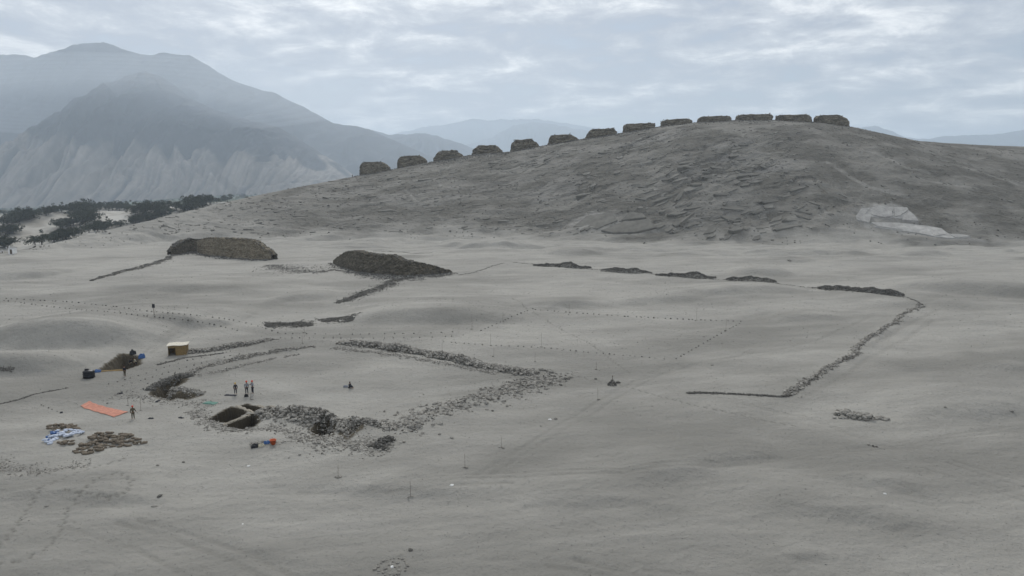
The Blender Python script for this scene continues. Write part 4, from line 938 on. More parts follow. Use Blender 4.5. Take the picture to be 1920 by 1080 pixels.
# ------------------------------------------------------------------ loose stones, path markers
def single_stone(name, label, cat, p, s, mi, group=None, dark=False):
    o = link(name, (STONE_ME_D if dark else STONE_ME)[mi % 14], None, (p[0], p[1], p[2] + s * 0.2)); o.scale = (s, s, s * 1.1); o.rotation_euler.z = random.uniform(0, 6.28)
    return props(o, label, cat, group)
LOOSE = [(299, 931, .30, 'round grey boulder, upper of the lone pair on the lower left sand'), (289, 950, .27, 'flat pale boulder, lower of the lone pair on the lower left sand'),
         (951, 762, .32, 'lone rounded boulder on the sand right of the broken plaza wall'), (924, 771, .28, 'pale flat boulder just below the lone rounded one right of the plaza wall'),
         (847, 822, .30, 'dark boulder on open sand below the plaza wall, lower of a pair'), (824, 815, .26, 'small boulder beside the dark one on open sand below the plaza wall'),
         (770, 1032, .22, 'small stone above the ring of stones at the bottom'), (1014, 799, .18, 'small dark stone below the scrap of white litter on the sand'), (1041, 786, .3, 'dark stone next to the white litter scrap on the sand'),
         (1159, 718, .4, 'stone beside the conical cairn on the sand'), (1772, 764, .22, 'small dark stone alone on the right hand sand above the grey heap'),
         (1897, 772, .3, 'dark stone near the right edge of the photo'), (1117, 711, .26, 'small stone left of the conical cairn'), (1335, 685, .26, 'small stone on the sand below the dotted plot corner'),
         (1480, 489, .8, 'dark boulder alone on the sand below the pale hill foot'), (344, 867, .2, 'small stone cluster top on the left foreground sand'), (296, 873, .2, 'small flat stone on the left foreground sand'),
         (1628, 834, .24, 'left of three small stones below the grey heap'), (1637, 836, .2, 'middle of three small stones below the grey heap'), (1643, 837, .22, 'right of three small stones below the grey heap'),
         (87, 950, .2, 'small stone by the footprints at the far left')]
pp = on([(a, b) for a, b, *_ in LOOSE])
for i, (a, b, s, lab) in enumerate(LOOSE): single_stone('boulder', lab, 'boulder', pp[i], s, i, 'loose boulders lying on the sand', i % 3 == 0)
# ring of stones at the bottom
ring_c = on([(735, 1062)])[0]
for k in range(34):
    a = 2 * math.pi * k / 24 if k < 24 else random.uniform(0, 6.28); r = (1.15 + random.uniform(-.15, .15)) if k < 24 else random.uniform(0, .9)
    x, y = ring_c[0] + r * math.cos(a) * 1.05, ring_c[1] + r * math.sin(a)
    single_stone('stone', 'grey stone of the small stone ring at the bottom of the photo', 'stone', (x, y, gz(x, y)), random.uniform(.09, .2), k, 'stones of the ring on the sand')
def rowpts(pts, step):
    p = np.array(pts, float); seg = np.hypot(*np.diff(p, axis=0).T); cs = np.concatenate([[0], np.cumsum(seg)])
    s = np.arange(0, cs[-1], step); s = s + rng.uniform(-.28, .28, len(s)) * step
    return list(zip(np.interp(s, cs, p[:, 0]), np.interp(s, cs, p[:, 1])))
ROWS = [([(12, 560), (140, 567), (222, 576), (277, 584), (320, 587), (375, 592), (440, 601), (475, 609), (521, 624)], 10.5, 'small dark marker stone on the upper edge of the path at left'),
        ([(-4, 562), (82, 574), (150, 581), (205, 585), (257, 591), (340, 599), (387, 606), (432, 616), (450, 621)], 10.5, 'small dark marker stone on the lower edge of the path at left'),
        ([(530, 626), (570, 626), (650, 627), (750, 626), (800, 625), (858, 622)], 21, 'small marker stone in the upper dotted line above the plaza'),
        ([(526, 634), (560, 634), (640, 634.5), (720, 634.5), (800, 633), (858, 630)], 19, 'small marker stone in the lower dotted line above the plaza'),
        ([(902, 620), (930, 608), (960, 594), (1000, 579)], 8, 'small marker stone on the left edge of the dotted plot'),
        ([(1004, 581), (1080, 587), (1180, 594), (1280, 599), (1392, 603)], 11, 'small marker stone on the far edge of the dotted plot'),
        ([(1388, 606), (1340, 632), (1300, 655), (1268, 673)], 8, 'small marker stone on the right edge of the dotted plot'),
        ([(831, 641), (870, 644), (920, 648), (980, 650), (1040, 654), (1102, 661), (1190, 668), (1250, 674)], 12.5, 'small marker stone on the near edge of the dotted plot'),
        ([(449, 663), (395, 677), (340, 691), (294, 705), (225, 725)], 15, 'small marker stone in the dotted line left of the plaza, nearer row'),
        ([(436, 658), (352, 676), (300, 692), (236, 712), (201, 721)], 15, 'small marker stone in the dotted line left of the plaza, farther row'),
        ([(76, 759), (108, 772)], 8, 'small marker stone in the short dotted line above the white sacks')]
for pts, st, lab in ROWS:
    q = rowpts(pts, st); P = on(q)
    for i, p in enumerate(P):
        s = random.uniform(.11, .165) * float(np.clip(p[1] / 125, 0.8, 1.5))
        o = link('marker_stone', STONE_ME_D[i % 14], None, (p[0], p[1], p[2] + s * .35)); o.scale = (s, s, s * 1.5); o.rotation_euler.z = random.uniform(0, 6.28)
        props(o, lab, 'marker stone', lab.replace('small ', '') + 's')

# pebbles over the whole plain
n = 52000
r_ = 50 * (300 / 50) ** (rng.uniform(0, 1, n) ** 0.8); a_ = rng.uniform(-R(40), R(40), n)
X, Y = r_ * np.sin(a_), r_ * np.cos(a_); dn = fbm(X / 25, Y / 18, 3, 700); kp = (dn > rng.uniform(-.9, .7, n)); X, Y = X[kp], Y[kp]
Z = Hs(X, Y); tt = hill_t(X, Y)[0]; ok = tt < 0.05; X, Y, Z = X[ok], Y[ok], Z[ok]
S = (0.022 + 0.12 * rng.beta(0.8, 5, len(X))) * np.clip(Y / 95, 0.75, 1.7)
props(joined_stones('pebbles', np.stack([X, Y, Z + S * .2], 1), S, 'pebble', None, (0, 0, 0), True), 'small dark pebbles sprinkled over the sand plain', 'pebbles', None, 'stuff')
# boulders and broken slabs on the hillside
n = 5200; X = rng.uniform(-190, 330, n); tq = rng.uniform(0.02, 1.0, n) ** 1.2; yr = np.interp(X, RX, RW[:, 1]); yf = np.interp(X, FX, FY); Y = yf + tq * (yr - yf)
kp = fbm(X / 18, Y / 12, 3, 720) > rng.uniform(-.3, .9, n); X, Y = X[kp], Y[kp]; S = 0.22 + 0.85 * rng.beta(1, 5, len(X))
props(joined_stones('hillside_rocks', np.stack([X, Y, Hs(X, Y)], 1), S, 'dark_stone'), 'broken rocks strewn over the hillside', 'rocks', None, 'stuff')

# ------------------------------------------------------------------ people
def skin_mesh(name, joints, bones, mat, parent, sub=2):
    me = bpy.data.meshes.new(name); me.from_pydata([j[:3] for j in joints], bones, []); me.materials.append(MAT[mat])
    o = link(name, me, parent); md = o.modifiers.new('skin', 'SKIN'); md.use_smooth_shade = True
    for i, j in enumerate(joints):
        r = j[3]; sv_ = me.skin_vertices[0].data[i]; sv_.radius = (r, r * (j[4] if len(j) > 4 else 1)); sv_.use_root = (i == 0)
    ss = o.modifiers.new('sub', 'SUBSURF'); ss.levels = ss.render_levels = sub
    return o
def person(px, py, hgt, yaw, label, top, legs, hat=None, pose='stand', hatname='helmet'):
    p = on([(px, py)])[0]; k = hgt / 1.75
    root = empty('person', tuple(p), label, 'person', None, yaw); root.scale = (k, k, k)
    if pose == 'crouch': hip, kn, fx = 0.36, (0.28, 0.5), 0.10
    elif pose == 'sit': hip, kn, fx = 0.14, (0.30, 0.42), 0.62
    else: hip, kn, fx = 0.92, (0.03, 0.5), 0.0
    dz = hip - 0.92; lean = {'crouch': 0.30, 'sit': 0.1, 'bend': 0.45}.get(pose, 0.03)
    def up(h, f=1): t = (h - 0.92); return (0, -lean * t / 0.6 * f, h + dz - (0.25 * t if pose == 'bend' else 0))
    hx = up(1.66)
    if pose == 'hands_up': hands = [(-.10, -.34, 1.42, -.27, -.18, 1.22), (.10, -.34, 1.42, .27, -.18, 1.22)]
    elif pose == 'reach': hands = [(-.27, -.05, .86, -.29, .0, 1.12), (.46, -.15, 1.06, .33, -.05, 1.16)]
    elif pose == 'stand': hands = [(-.27, -.06, .84, -.27, .02, 1.12), (.27, -.06, .84, .27, .02, 1.12)]
    else: hands = [(-.18, -.42, .62 + dz + .3, -.25, -.25, 1.05 + dz), (.18, -.42, .62 + dz + .3, .25, -.25, 1.05 + dz)]
    # joints: one continuous body
    J = [(0, 0, hip, .13, .8), (*up(1.15), .125, .75), (*up(1.38), .15, .7), (*up(1.50), .06), (*up(1.58), .075), (*up(1.68), .095, 1.1), (*up(1.76), .06)]
    Bn = [(0, 1), (1, 2), (2, 3), (3, 4), (4, 5), (5, 6)]
    A, Lg = [], []
    for sgn, hd in zip((-1, 1), hands):
        b = len(J); sh = up(1.42); J += [(sgn * .19, sh[1], sh[2], .06), (hd[3], hd[4], hd[5], .045), (hd[0], hd[1], hd[2], .03), (hd[0] * .97, hd[1] - .05, hd[2] - .06, .034, .6)]
        Bn += [(2, b), (b, b + 1), (b + 1, b + 2), (b + 2, b + 3)]
        b = len(J); kx, kz = kn; J += [(sgn * .10, 0, hip - .06, .085), (sgn * .12, -kx, kz, .06), (sgn * .13, -fx + .0, .09, .042), (sgn * .14, -fx - .14, .04, .038)]
        Bn += [(0, b), (b, b + 1), (b + 1, b + 2), (b + 2, b + 3)]
    skin_mesh('body', J, Bn, 'skin', root)
    # shirt and trousers lie over the body
    T = [(0, 0, hip + .03, .155, .8), (*up(1.15), .15, .8), (*up(1.38), .17, .75), (*up(1.47), .085)]; TB = [(0, 1), (1, 2), (2, 3)]
    Q = [(0, 0, hip + .02, .15, .85)]; QB = []
    for sgn, hd in zip((-1, 1), hands):
        b = len(T); sh = up(1.42); T += [(sgn * .19, sh[1], sh[2], .08), (hd[3], hd[4], hd[5], .062), (hd[0] * .98, hd[1] * .92, hd[2] + (hd[5] - hd[2]) * .12, .048)]; TB += [(2, b), (b, b + 1), (b + 1, b + 2)]
        b = len(Q); kx, kz = kn; Q += [(sgn * .10, 0, hip - .07, .105), (sgn * .12, -kx, kz, .08), (sgn * .13, -fx, .12, .062)]; QB += [(0, b), (b, b + 1), (b + 1, b + 2)]
    skin_mesh('shirt', T, TB, top, root); skin_mesh('trousers', Q, QB, legs, root)
    h = up(1.72); bm = bmesh.new()
    if hat:
        bm_lathe(bm, [(.155, -.02), (.16, 0), (.125, .005), (.12, .07), (.09, .12), (.03, .145)], 14, (h[0], h[1], h[2])); bm_obj(hatname, bm, hat, root, True)
    else:
        bm_lathe(bm, [(.085, -.06), (.108, 0), (.1, .06), (.05, .095)], 12, (h[0], h[1] + .015, h[2])); bm_obj('hair', bm, 'hair', root, True)
    return root
person(442, 739, 1.62, 0.3, 'person in black clothes with a yellow cap, standing left of the two in red helmets', 'dark_cloth', 'dark_cloth', 'yellow_cap', 'stand', 'cap')
person(463, 739, 1.86, 0.5, 'person in grey shirt and red helmet, middle of the three standing in the plaza', 'grey_cloth', 'dark_cloth', 'red_helmet', 'stand')
person(474, 738, 1.84, -0.6, 'person in red helmet with raised hands, rightmost of the three in the plaza', 'grey_cloth', 'dark_cloth', 'red_helmet', 'hands_up')
person(250, 786, 1.72, 0.2, 'person in olive clothes and red helmet standing at the end of the orange sheet', 'olive_cloth', 'olive_cloth', 'red_helmet', 'reach')
person(234, 706, 1.70, 2.8, 'person in dark clothes standing between the black tank and the dig bank', 'dark_cloth', 'olive_cloth', None, 'stand')
person(244, 684, 1.70, 1.0, 'person in dark top crouching at the back of the dig', 'dark_cloth', 'pale_cloth', None, 'crouch')
person(256, 683, 1.70, -0.8, 'person in pale clothes bending down at the back of the dig', 'pale_cloth', 'dark_cloth', None, 'crouch')
person(661, 333.5, 1.9, 0, 'tiny far figure standing on the ridge left of the first tower', 'dark_cloth', 'dark_cloth', None, 'stand')
person(655, 727.5, 1.65, 1.2, 'person in black sitting on the sand in the middle of the plaza', 'dark_cloth', 'dark_cloth', None, 'sit')

# ------------------------------------------------------------------ camp: hut, tank, sheets, sacks
c = on([(335, 664)])[0]
hut = empty('hut', tuple(c), 'small hut of ochre matting with a pale flat roof beside the rubble wall', 'hut', None, R(14)); hut.scale = (.8, .8, .85)
for sx_ in (-1, 1):
    for sy_ in (-1, 1):
        bm = bmesh.new(); bm_tube(bm, (sx_ * 1.75, sy_ * 1.2, -.3), (sx_ * 1.75, sy_ * 1.2, 2.05), .055, .05); bm_obj('post', bm, 'wood', hut)
def mat_sheet(name, a, b, h0, h1, m, par):
    a, b = np.array(a), np.array(b); n, k = 22, 6; V = []
    d = (b - a) / np.linalg.norm(b - a); nn = np.array([-d[1], d[0]])
    for th_ in (0, .03):
        for i in range(n + 1):
            for j in range(k + 1):
                q = a + (b - a) * i / n + nn * (th_ + .035 * math.sin(i * 2.1) + .02 * math.sin(j * 2 + i))
                V.append((q[0], q[1], h0 + (h1 - h0) * j / k + .02 * math.sin(i * 1.3)))
    F = []; o = (n + 1) * (k + 1)
    for i in range(n):
        for j in range(k):
            q = i * (k + 1) + j; F.append((q, q + k + 1, q + k + 2, q + 1)); F.append((o + q, o + q + 1, o + q + k + 2, o + q + k + 1))
    return link(name, mesh_np(name, V, F, m, True), par)
mat_sheet('mat_wall', (-0.35, -1.27), (1.8, -1.27), -.1, 2.0, 'ochre_mat', hut); mat_sheet('mat_wall', (1.83, -1.2), (1.83, 1.25), -.1, 2.0, 'ochre_mat', hut)
mat_sheet('mat_wall', (1.8, 1.28), (-1.8, 1.28), -.1, 2.0, 'ochre_mat', hut); mat_sheet('mat_wall', (-1.84, 1.25), (-1.84, -1.2), -.1, 2.0, 'ochre_mat', hut)
mat_sheet('mat_wall', (-1.8, -1.27), (-0.35, -1.27), 1.55, 2.0, 'ochre_mat', hut)
bm = bmesh.new(); bm_box(bm, (0, 0, 2.12), (4.1, 2.9, .09)); bmesh.ops.subdivide_edges(bm, edges=bm.edges, cuts=7, use_grid_fill=True)
for v in bm.verts: v.co.z += .05 * math.sin(v.co.x * 2.4) * math.cos(v.co.y * 2.1) + .04 * v.co.y
bm_obj('roof', bm, 'pale_roof', hut)

c = on([(167, 708)])[0]
tank = empty('water_tank', tuple(c), 'black plastic water tank standing on the sand left of the dig', 'water tank')
bm = bmesh.new(); bm_lathe(bm, [(.74, 0), (.82, .06), (.80, .2), (.84, .24), (.84, .34), (.80, .38), (.80, .52), (.84, .56), (.84, .66), (.80, .7), (.80, .84), (.84, .88), (.82, 1.0), (.62, 1.14), (.3, 1.22)], 28); bm_obj('body', bm, 'black_plastic', tank, True)
bm = bmesh.new(); bm_lathe(bm, [(.27, 1.2), (.29, 1.21), (.29, 1.36), (.25, 1.4), (.1, 1.42)], 18, (-.28, 0, 0)); bm_obj('lid', bm, 'black_plastic', tank, True)
def crumpled(name, label, cat, c, sx_, sy_, h, mat, rz=0, seed=0, group=None):
    n = 18; V = []
    g = np.linspace(-1, 1, n); A, B = np.meshgrid(g, g); d = np.maximum(abs(A), abs(B)); prof = np.sqrt(np.clip(1 - d ** 2.4, 0, 1))
    Z = prof * h * (0.75 + 0.5 * fbm(A * 1.6 + seed, B * 1.6, 3, 800)) + .02; AX = (A + .12 * fbm(A * 2 + 3, B * 2 + seed, 2, 805)) * sx_; BX = (B + .12 * fbm(A * 2 + seed, B * 2, 2, 810)) * sy_
    V = np.stack([AX.ravel(), BX.ravel(), Z.ravel() - (d.ravel() > .99) * .08], 1); q = (np.arange(n - 1)[:, None] * n + np.arange(n - 1)[None]).ravel()
    o = link(name, mesh_np(name, V, np.stack([q, q + 1, q + n + 1, q + n], 1), mat, True), None, tuple(c)); o.rotation_euler.z = rz
    return props(o, label, cat, group)
P = on([(182, 697), (266, 671), (249, 664), (462, 743.5), (648, 725.5), (433, 741), (395, 756), (478, 838), (490, 836), (501, 831), (512, 833), (475, 842), (212, 695), (496, 826)])
crumpled('tarpaulin', 'small blue plastic sheet lying against the black tank', 'tarpaulin', P[0], .55, .4, .35, 'blue_plastic', .3, 1)
crumpled('bag', 'dark blue bag on the edge of the dig bank', 'bag', P[1], .5, .4, .75, 'blue_plastic', .3, 2)
crumpled('bag', 'black bag at the top of the dig bank', 'bag', P[2], .45, .4, .8, 'black_plastic', .9, 3)
crumpled('bag', 'small black bag on the ground before the red helmeted people', 'bag', P[3], .28, .22, .4, 'black_plastic', .4, 4)
crumpled('bag', 'grey bag on the sand beside the person sitting in the plaza', 'bag', P[4], .35, .22, .3, 'grey_cloth', .1, 5)
crumpled('cloth', 'flat dark patch at the feet of the person in black', 'cloth', P[5], .95, .3, .08, 'dark_cloth', -.25, 6)  # thin dark sheet laid on the sand at the feet
crumpled('net', 'dull green net lying left of the excavation pits', 'net', P[6], 1.0, .5, .18, 'teal_net', -.3, 7)
crumpled('bag', 'black bag at the left of the small camp pile below the pits', 'bag', P[7], .4, .3, .4, 'black_plastic', .2, 8)
crumpled('sack', 'pale sack in the middle of the small camp pile below the pits', 'sack', P[8], .35, .25, .28, 'pale_cloth', .5, 9)
crumpled('tarpaulin', 'blue sheet in the small camp pile below the pits', 'tarpaulin', P[9], .42, .28, .3, 'blue_plastic', .1, 10)
crumpled('mat', 'ochre sheet lying along the front edge of the dig bank', 'mat', P[12] , 1.9, .28, .1, 'ochre_mat', .22, 12)
bk = empty('bucket', tuple(P[10]), 'red plastic bucket at the right of the small camp pile below the pits', 'bucket')
bm = bmesh.new(); bm_lathe(bm, [(.26, 0), (.36, .5), (.39, .5), (.39, .55), (.34, .55), (.3, .2)], 18); bm_obj('body', bm, 'red_plastic', bk, True)
bm = bmesh.new()
for i in range(10):
    a0, a1 = math.pi * i / 10, math.pi * (i + 1) / 10; bm_tube(bm, (.38 * math.cos(a0), -.1 * math.sin(a0), .52 + .25 * math.sin(a0)), (.38 * math.cos(a1), -.1 * math.sin(a1), .52 + .25 * math.sin(a1)), .012, None, 6)
bm_obj('handle', bm, 'grey_metal', bk)
for (a, b), sx_, lab in zip([(283, 785), (340, 784), (225, 738), (115, 774), (297, 752), (600, 580)][:5], (.35, .45, .4, .3, .5), ('small dark scrap on the sand right of the person by the orange sheet', 'dark strip of cloth on the sand left of the pits', 'small dark bundle among the stones above the orange sheet', 'small dark scrap on the sand between the white sacks and the orange sheet', 'dark flat bundle by the stones above the left gully')):
    crumpled('cloth', lab, 'cloth', on([(a, b)])[0], sx_, .18, .14, 'dark_cloth', a * .1, a)
rubble('rubble_heap', 'little pile of pale stones among the camp bags below the pits', [(468, 836), (480, 834), (494, 832)], 40, 0.6, (0.1, 0.3), 14, 'rubble', 'rubble_stone')

# orange sheet
q = cast([(151, 762), (166, 753), (240, 773), (213, 783)], lambda a, b: terrain(np.array(a, float), np.array(b, float))); n = 26
V = []
for i in range(n + 1):
    for j in range(n // 2 + 1):
        u, v = i / n, j / (n // 2); e = (1 - v) * (q[0] * (1 - u) + q[3] * u) + v * (q[1] * (1 - u) + q[2] * u); V.append(e)
V = np.array(V); V[:, 2] = Hs(V[:, 0], V[:, 1]) + .06 + .05 * np.abs(fbm(V[:, 0] * 1.2, V[:, 1] * 1.2, 3, 820)); V[:, :2] += .12 * np.stack([fbm(V[:, 0], V[:, 1], 2, 822), fbm(V[:, 0], V[:, 1], 2, 824)], 1)
m = n // 2 + 1; F = [(i * m + j, (i + 1) * m + j, (i + 1) * m + j + 1, i * m + j + 1) for i in range(n) for j in range(n // 2)]
oc = V.mean(0); props(link('orange_sheet', mesh_np('orange_sheet', V - oc, F, 'orange_net', True), None, tuple(oc)), 'long orange plastic net sheet spread flat on the sand', 'sheet')

# sacks
def sack_mesh(mat, seed):
    bm = bmesh.new(); bmesh.ops.create_cube(bm, size=1.0); bmesh.ops.subdivide_edges(bm, edges=bm.edges, cuts=3, use_grid_fill=True)
    for v in bm.verts:
        x, y, z = v.co * 2; v.co = Vector((x * .42 * (1 - .12 * y * y), y * .24 * (1 - .25 * x * x), z * .15 * (1 - .45 * x * x) * (1 - .4 * y * y) + .11))
        v.co.x += .05 * math.sin(7 * y + seed); v.co.z += .03 * math.sin(6 * x + 2 * seed)
    me = bpy.data.meshes.new('sack'); bm.to_mesh(me); bm.free(); me.materials.append(MAT[mat])
    for p in me.polygons: p.use_smooth = True
    return me
SB = [sack_mesh('brown_sack', i) for i in range(3)]; SW = [sack_mesh('white_sack', i) for i in range(2)]; SBl = sack_mesh('blue_plastic', 4)
def sack_patch(poly, n, meshes, label, group, seed, layer=0.0, axis=None):
    w_ = np.array(base_at(poly)); r2 = random.Random(seed); k = 0; tries = 0; pts = []
    while k < n and tries < 4000:
        tries += 1; x = r2.uniform(w_[:, 0].min(), w_[:, 0].max()); y = r2.uniform(w_[:, 1].min(), w_[:, 1].max())
        if poly_sd(np.array([x]), np.array([y]), [tuple(a) for a in w_])[0] < 0: continue
        near_ = [p for p in pts if math.hypot(p[0] - x, p[1] - y) < .42]
        if len(near_) > 1 or any(math.hypot(p[0] - x, p[1] - y) < .28 for p in pts): continue
        pts.append((x, y)); k += 1
        o = link('sack', meshes[r2.randrange(len(meshes))], None, (x, y, gz(x, y) + .2 * len(near_) - .02))
        o.rotation_euler = (r2.uniform(-.2, .2), r2.uniform(-.2, .2), (axis if axis is not None else 0) + r2.uniform(-.7, .7)); s = r2.uniform(.6, .9); o.scale = (s, s, s * 1.2)
        props(o, label, 'sack', group)
sack_patch([(134, 848), (160, 826), (185, 814), (215, 812), (245, 816), (272, 832), (240, 838), (205, 840), (180, 850), (160, 853)], 95, SB, 'brown earth filled sack in the big brown heap right of the white sacks', 'brown sacks in the big heap', 5)
sack_patch([(82, 803), (108, 798), (140, 797), (146, 806), (118, 806), (96, 810)], 22, SB, 'brown sack lying behind the white and blue sacks', 'brown sacks behind the white ones', 6)
sack_patch([(80, 828), (98, 812), (150, 806), (156, 814), (120, 824), (96, 834)], 34, SW, 'white plastic sack in the white and blue pile at left', 'white sacks in the pile at left', 7, 0, .4)
sack_patch([(82, 822), (100, 813), (118, 812), (112, 822), (92, 827)], 9, [SBl], 'blue plastic sack in the white and blue pile at left', 'blue sacks in the pile at left', 8, 0, .4)
sack_patch([(100, 833), (112, 830), (140, 830), (132, 836)], 6, SB, 'brown sack at the near edge of the white sacks', 'brown sacks at the near edge of the white ones', 9)

# ------------------------------------------------------------------ survey stakes, sign, cairn, litter
STAKES = [(770, 932, 1.6, 'survey stake on a stone base, alone on the lower middle sand'), (872, 877, 1.5, 'survey stake on a stone base below the broken plaza wall'), (940, 840, 1.3, 'survey stake between the plaza wall and the white litter'), (634, 895, 1.3, 'thin survey stake below the rubble spill'),
          (1121, 749, 1.7, 'dark banded stake on the sand below the conical cairn'), (1118, 692, 1.2, 'thin stake above the conical cairn'), (885, 617, 3.0, 'tall dark banded pole at the near left corner of the dotted plot'),
          (1015, 651, 2.6, 'thin stake on the near edge of the dotted plot, right one'), (920, 648, 2.2, 'thin stake on the near edge of the dotted plot, left one'), (1067, 590, 2.4, 'thin stake on the far edge of the dotted plot, left one'), (1306, 601, 2.8, 'thin stake on the far edge of the dotted plot, right one'),
          (1361, 620, 2.4, 'thin stake on the right edge of the dotted plot'), (943, 602, 2.0, 'thin stake on the left edge of the dotted plot'), (1003, 678, 1.5, 'thin stake behind the right corner of the plaza wall'), (926, 668, 1.5, 'thin stake on the sand behind the thick plaza wall'),
          (470, 750, 1.9, 'grey survey pole standing in front of the red helmeted people'), (264, 769, 1.7, 'thin stake right of the orange sheet'), (240, 760, 1.2, 'thin stake above the right end of the orange sheet'), (567, 644, 1.5, 'thin stake at the bend of the dotted line above the plaza'), (571, 624, 1.5, 'thin stake near the dark rubble mound'), (829, 658, 1.5, 'thin stake behind the middle of the thick plaza wall')]
P = on([(a, b) for a, b, *_ in STAKES])
for (a, b, h, lab), p in zip(STAKES, P):
    r = empty('survey_stake', tuple(p), lab, 'stake', 'survey stakes on the sand')
    bm = bmesh.new(); bm_tube(bm, (0, 0, -.2), (random.uniform(-.04, .04), 0, h), .017, .014, 7); bm_obj('pole', bm, 'wood', r)
    for q in range(4 if b > 820 else 2):
        st = link('stone', STONE_ME[q + 2], r, (random.uniform(-.25, .25), random.uniform(-.2, .2), .06)); s = random.uniform(.12, .24); st.scale = (s, s, s * .7)
p = on([(289, 590)])[0]
sg = empty('signpost', tuple(p), 'dark signpost standing beside the dotted path at left', 'sign')
bm = bmesh.new(); bm_tube(bm, (0, 0, -.3), (0, 0, 1.9), .06, .05); bm_obj('post', bm, 'wood', sg)
bm = bmesh.new(); bm_box(bm, (0, -.07, 1.75), (.55, .05, .75), 0, .01); bm_obj('board', bm, 'dark_cloth', sg)
p = on([(1148, 722)])[0]
cn = empty('cairn', tuple(p), 'small conical cairn of grey stones topped with a short post', 'cairn')
PP, SS = [], []
for l in range(6):
    r = .62 * (1 - l / 6.5); k_ = max(3, int(15 * r))
    for i in range(k_):
        a = 6.28 * i / k_ + l; PP.append((r * math.cos(a), r * math.sin(a), .06 + l * .14)); SS.append(random.uniform(.13, .19))
for (x, y, z), s in zip(PP, SS):
    st = link('stone', STONE_ME_D[random.randrange(14)], cn, (x, y, z)); st.scale = (s,) * 3; st.rotation_euler.z = random.uniform(0, 6)
bm = bmesh.new(); bm_tube(bm, (0, 0, .3), (0, 0, 1.45), .04, .035); bm_tube(bm, (0, 0, 1.25), (0, 0, 1.4), .08, .06); bm_obj('post', bm, 'wood', cn)
for i, (a, b, s, lab) in enumerate([(1031, 787, .22, 'scrap of white litter beside a dark stone on the sand'), (847, 910, .2, 'white scrap of litter on the sand below the stake'), (455, 983, .1, 'tiny white litter scrap on the left foreground sand'), (1659, 926, .14, 'white scrap on the open sand at lower right'), (466, 874, .16, 'white scrap below the small camp pile'), (735, 1063, .16, 'white stone like scrap inside the stone ring')]):
    crumpled('litter', lab, 'litter', on([(a, b)])[0], s, s * .7, s * .5, 'white_trash', i, 20 + i, 'scraps of white litter')

# ------------------------------------------------------------------ trees and huts in the valley behind
def tree_meshes(seed):
    g = np.random.default_rng(seed); bm = bmesh.new()
    bm_tube(bm, (0, 0, -.6), (.15, .05, 1.5), .28, .18, 7)
    for k in range(5):
        a = k * 1.26 + g.uniform(0, .6); bm_tube(bm, (.12, .05, 1.0 + .15 * k), (1.9 * math.cos(a), 1.9 * math.sin(a), 2.4 + g.uniform(0, .7)), .12, .05, 6)
    tm = bpy.data.meshes.new('trunk'); bm.to_mesh(tm); bm.free(); tm.materials.append(MAT['bark'])
    V, F = [], []
    nc = 26; C = g.normal(0, 1, (nc, 3)) * np.array([1.9, 1.9, .75]) + np.array([0, 0, 2.5]); C[:, 2] = np.maximum(C[:, 2], .9)
    for c_ in C:
        rad = g.uniform(.6, 1.25)
        for _ in range(26):
            d = g.normal(0, 1, 3); d /= np.linalg.norm(d); p = c_ + d * rad * g.uniform(.5, 1.05) * np.array([1, 1, .75]); s = g.uniform(.16, .42)
            a, b = g.normal(0, 1, (2, 3)); a /= np.linalg.norm(a); b -= a * (a @ b); b /= np.linalg.norm(b); i = len(V)
            V += [p - a * s, p + b * s * .6, p + a * s, p - b * s * .6]; F.append((i, i + 1, i + 2, i + 3))
    return tm, mesh_np('crown', np.array(V), F, 'foliage', False)
TM = [tree_meshes(900 + i) for i in range(6)]
def tree(p, s, label, group, i):
    r = empty('tree', tuple(p), label, 'tree', group, random.uniform(0, 6.28)); r.scale = (s, s, s * random.uniform(.85, 1.1))
    tm, cm = TM[i % 6]; link('trunk', tm, r); link('crown', cm, r)
CL = [([(60, 462), (85, 458), (110, 452), (135, 446), (165, 442)], 5, 13, 1.25, 'dark spreading tree in the nearest row just behind the sand crest at left'),
      ([(172, 438), (190, 436), (205, 433), (180, 430)], 5, 6, 1.4, 'dark tree in the clump right of the pale clearing, just behind the sand crest'),
      ([(215, 434), (232, 428), (250, 424), (272, 418)], 4, 6, 1.2, 'low dark tree along the sand crest below the white dune'),
      ([(262, 416), (280, 414), (300, 412), (320, 408)], 6, 9, 1.5, 'dark tree in the rounded clump right of the white dune'),
      ([(100, 428), (125, 424), (150, 420), (180, 418), (150, 412), (170, 406)], 6, 16, 1.5, 'dark tree in the dense clump climbing the dune in the valley'),
      ([(138, 402), (150, 398), (165, 396)], 5, 7, 1.9, 'tall dark tree on the dune top in the valley'),
      ([(172, 396), (200, 394), (225, 394), (240, 396)], 4, 9, 1.6, 'dark tree in the band right of the tall dune top trees'),
      ([(240, 402), (265, 400), (290, 399), (320, 398), (340, 396)], 5, 12, 1.6, 'dark tree in the long dark band below the mountain foot'),
      ([(340, 404), (360, 399), (385, 393)], 4, 7, 1.4, 'low dark tree half hidden behind the sand crest at the right end of the valley'),
      ([(350, 388), (375, 384), (400, 381), (425, 378), (455, 375)], 3, 12, 1.8, 'distant dark tree in the farthest row above the sand crest'),
      ([(-10, 425), (15, 420), (40, 414), (55, 410), (10, 410)], 5, 14, 1.6, 'dark tree in the broad mass at the left edge of the photo'),
      ([(88, 404), (105, 399), (120, 394)], 3, 6, 1.5, 'dark tree along the left slope of the pale dune'),
      ([(-5, 442), (12, 440), (28, 437)], 3, 7, 1.3, 'dark tree in the small clump at the left edge beside the pale sand'),
      ([(-8, 468), (6, 464), (16, 466)], 3, 5, 1.2, 'dark tree beside the white sheds at the left edge')]
ti = 0
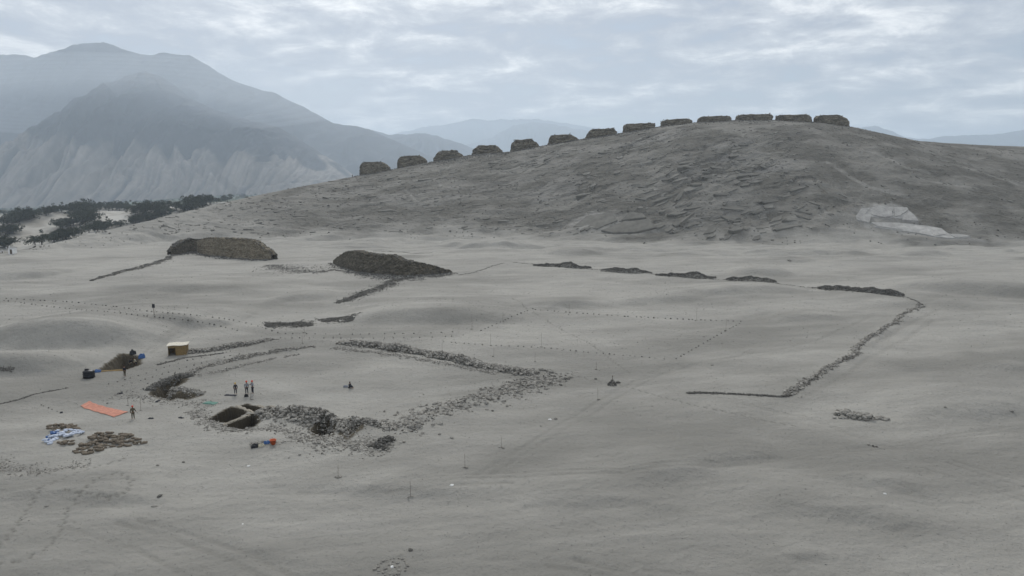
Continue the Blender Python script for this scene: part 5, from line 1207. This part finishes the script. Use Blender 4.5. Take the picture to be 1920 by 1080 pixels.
for pts, jit, n, s, lab in CL:
    n = int(n * 1.2)
    q = np.array(pts, float); k = rng.uniform(0, len(q) - 1, n); px = np.interp(k, np.arange(len(q)), q[:, 0]) + rng.normal(0, jit * .6, n); py = np.interp(k, np.arange(len(q)), q[:, 1]) + rng.normal(0, jit * .35, n)
    crest = np.interp(px, [r[0] for r in RIDGE], [r[1] for r in RIDGE]); py = np.minimum(py, crest - 1.0 + rng.uniform(-2, 3, n))
    for a, b, c in zip(px, py, crest):
        d = ray(a, b); d = d / d[1]; yr0 = float(hill_t(np.array([d[0] * 300]), np.array([300.0]))[1][0]); ys = np.linspace(yr0 + 60, 2200, 700)
        zz = CAM[2] + d[2] * ys - Hs(d[0] * ys, ys); kk = int(np.argmax(zz < 0)) if (zz < 0).any() else 699
        p = (d[0] * ys[kk], ys[kk], gz(d[0] * ys[kk], ys[kk]) - .1)
        tree(p, s * random.uniform(.9, 1.45), lab, lab + 's', ti); ti += 1
# far off orchard belt over the valley floor, one mass
n = 5200; X = rng.uniform(-2200, 400, n); Y = rng.uniform(950, 3300, n); kp = fbm(X / 160, Y / 90, 4, 960) > rng.uniform(-.1, .8, n); X, Y = X[kp], Y[kp]; Z = Hs(X, Y)
S = rng.uniform(3, 6.5, len(X))
o = joined_stones('distant_woods', np.stack([X, Y, Z + S * .3], 1), S, 'foliage'); props(o, 'dim green belt of distant trees across the valley floor', 'woods', None, 'stuff')
# white sheds at the left edge
P = cast([(15, 466), (24, 476), (4, 474)], lambda a, b: terrain(np.array(a, float), np.array(b, float)), 200, 900)
for p, s, rz, lab in zip(P, (1.0, 1.15, .7), (.3, -.1, .6), ('small white shed at the left edge, upper of the two in full view', 'small white shed on the sand crest at the left edge, right and lower one', 'tiny white shed cut by the left edge of the photo')):
    r = empty('shed', tuple(p), lab, 'shed', 'white sheds at the left edge', rz); r.scale = (s, s, s)
    bm = bmesh.new(); bm_box(bm, (0, 0, .8), (1.8, 1.6, 2.4), 0, .02); bm_obj('wall', bm, 'white_paint', r)
    bm = bmesh.new(); bm_box(bm, (0, 0, 2.06), (2.1, 1.9, .12), 0, .02); bm_obj('roof', bm, 'grey_metal', r)
    bm = bmesh.new(); bm_box(bm, (.1, -.82, .75), (.7, .04, 1.5)); bm_obj('door', bm, 'wood', r)

# ------------------------------------------------------------------ the air
haze_mat('haze', 0.00013, (0.74, 0.865, 1.0), 0.35)
bm = bmesh.new(); bm_box(bm, (0, 6000, 525), (32000, 24000, 1310)); hz = bm_obj('haze', bm, 'haze'); props(hz, kind='stuff')

haze_mat('mist', 0.00060, (0.84, 0.92, 1.0), 0.35)
c = at_depth(170, 178, 3650)
bm = bmesh.new()
for k in (1.0, 0.91, 0.82, 0.73, 0.64, 0.55, 0.46, 0.36, 0.26):
    bmesh.ops.create_icosphere(bm, subdivisions=5, radius=1.0, matrix=Matrix.Translation(tuple(c)) @ Matrix.Diagonal((1450 * k, 420 * k, 190 * k, 1)))
ms = bm_obj('mist', bm, 'mist', None, True); props(ms, kind='stuff')
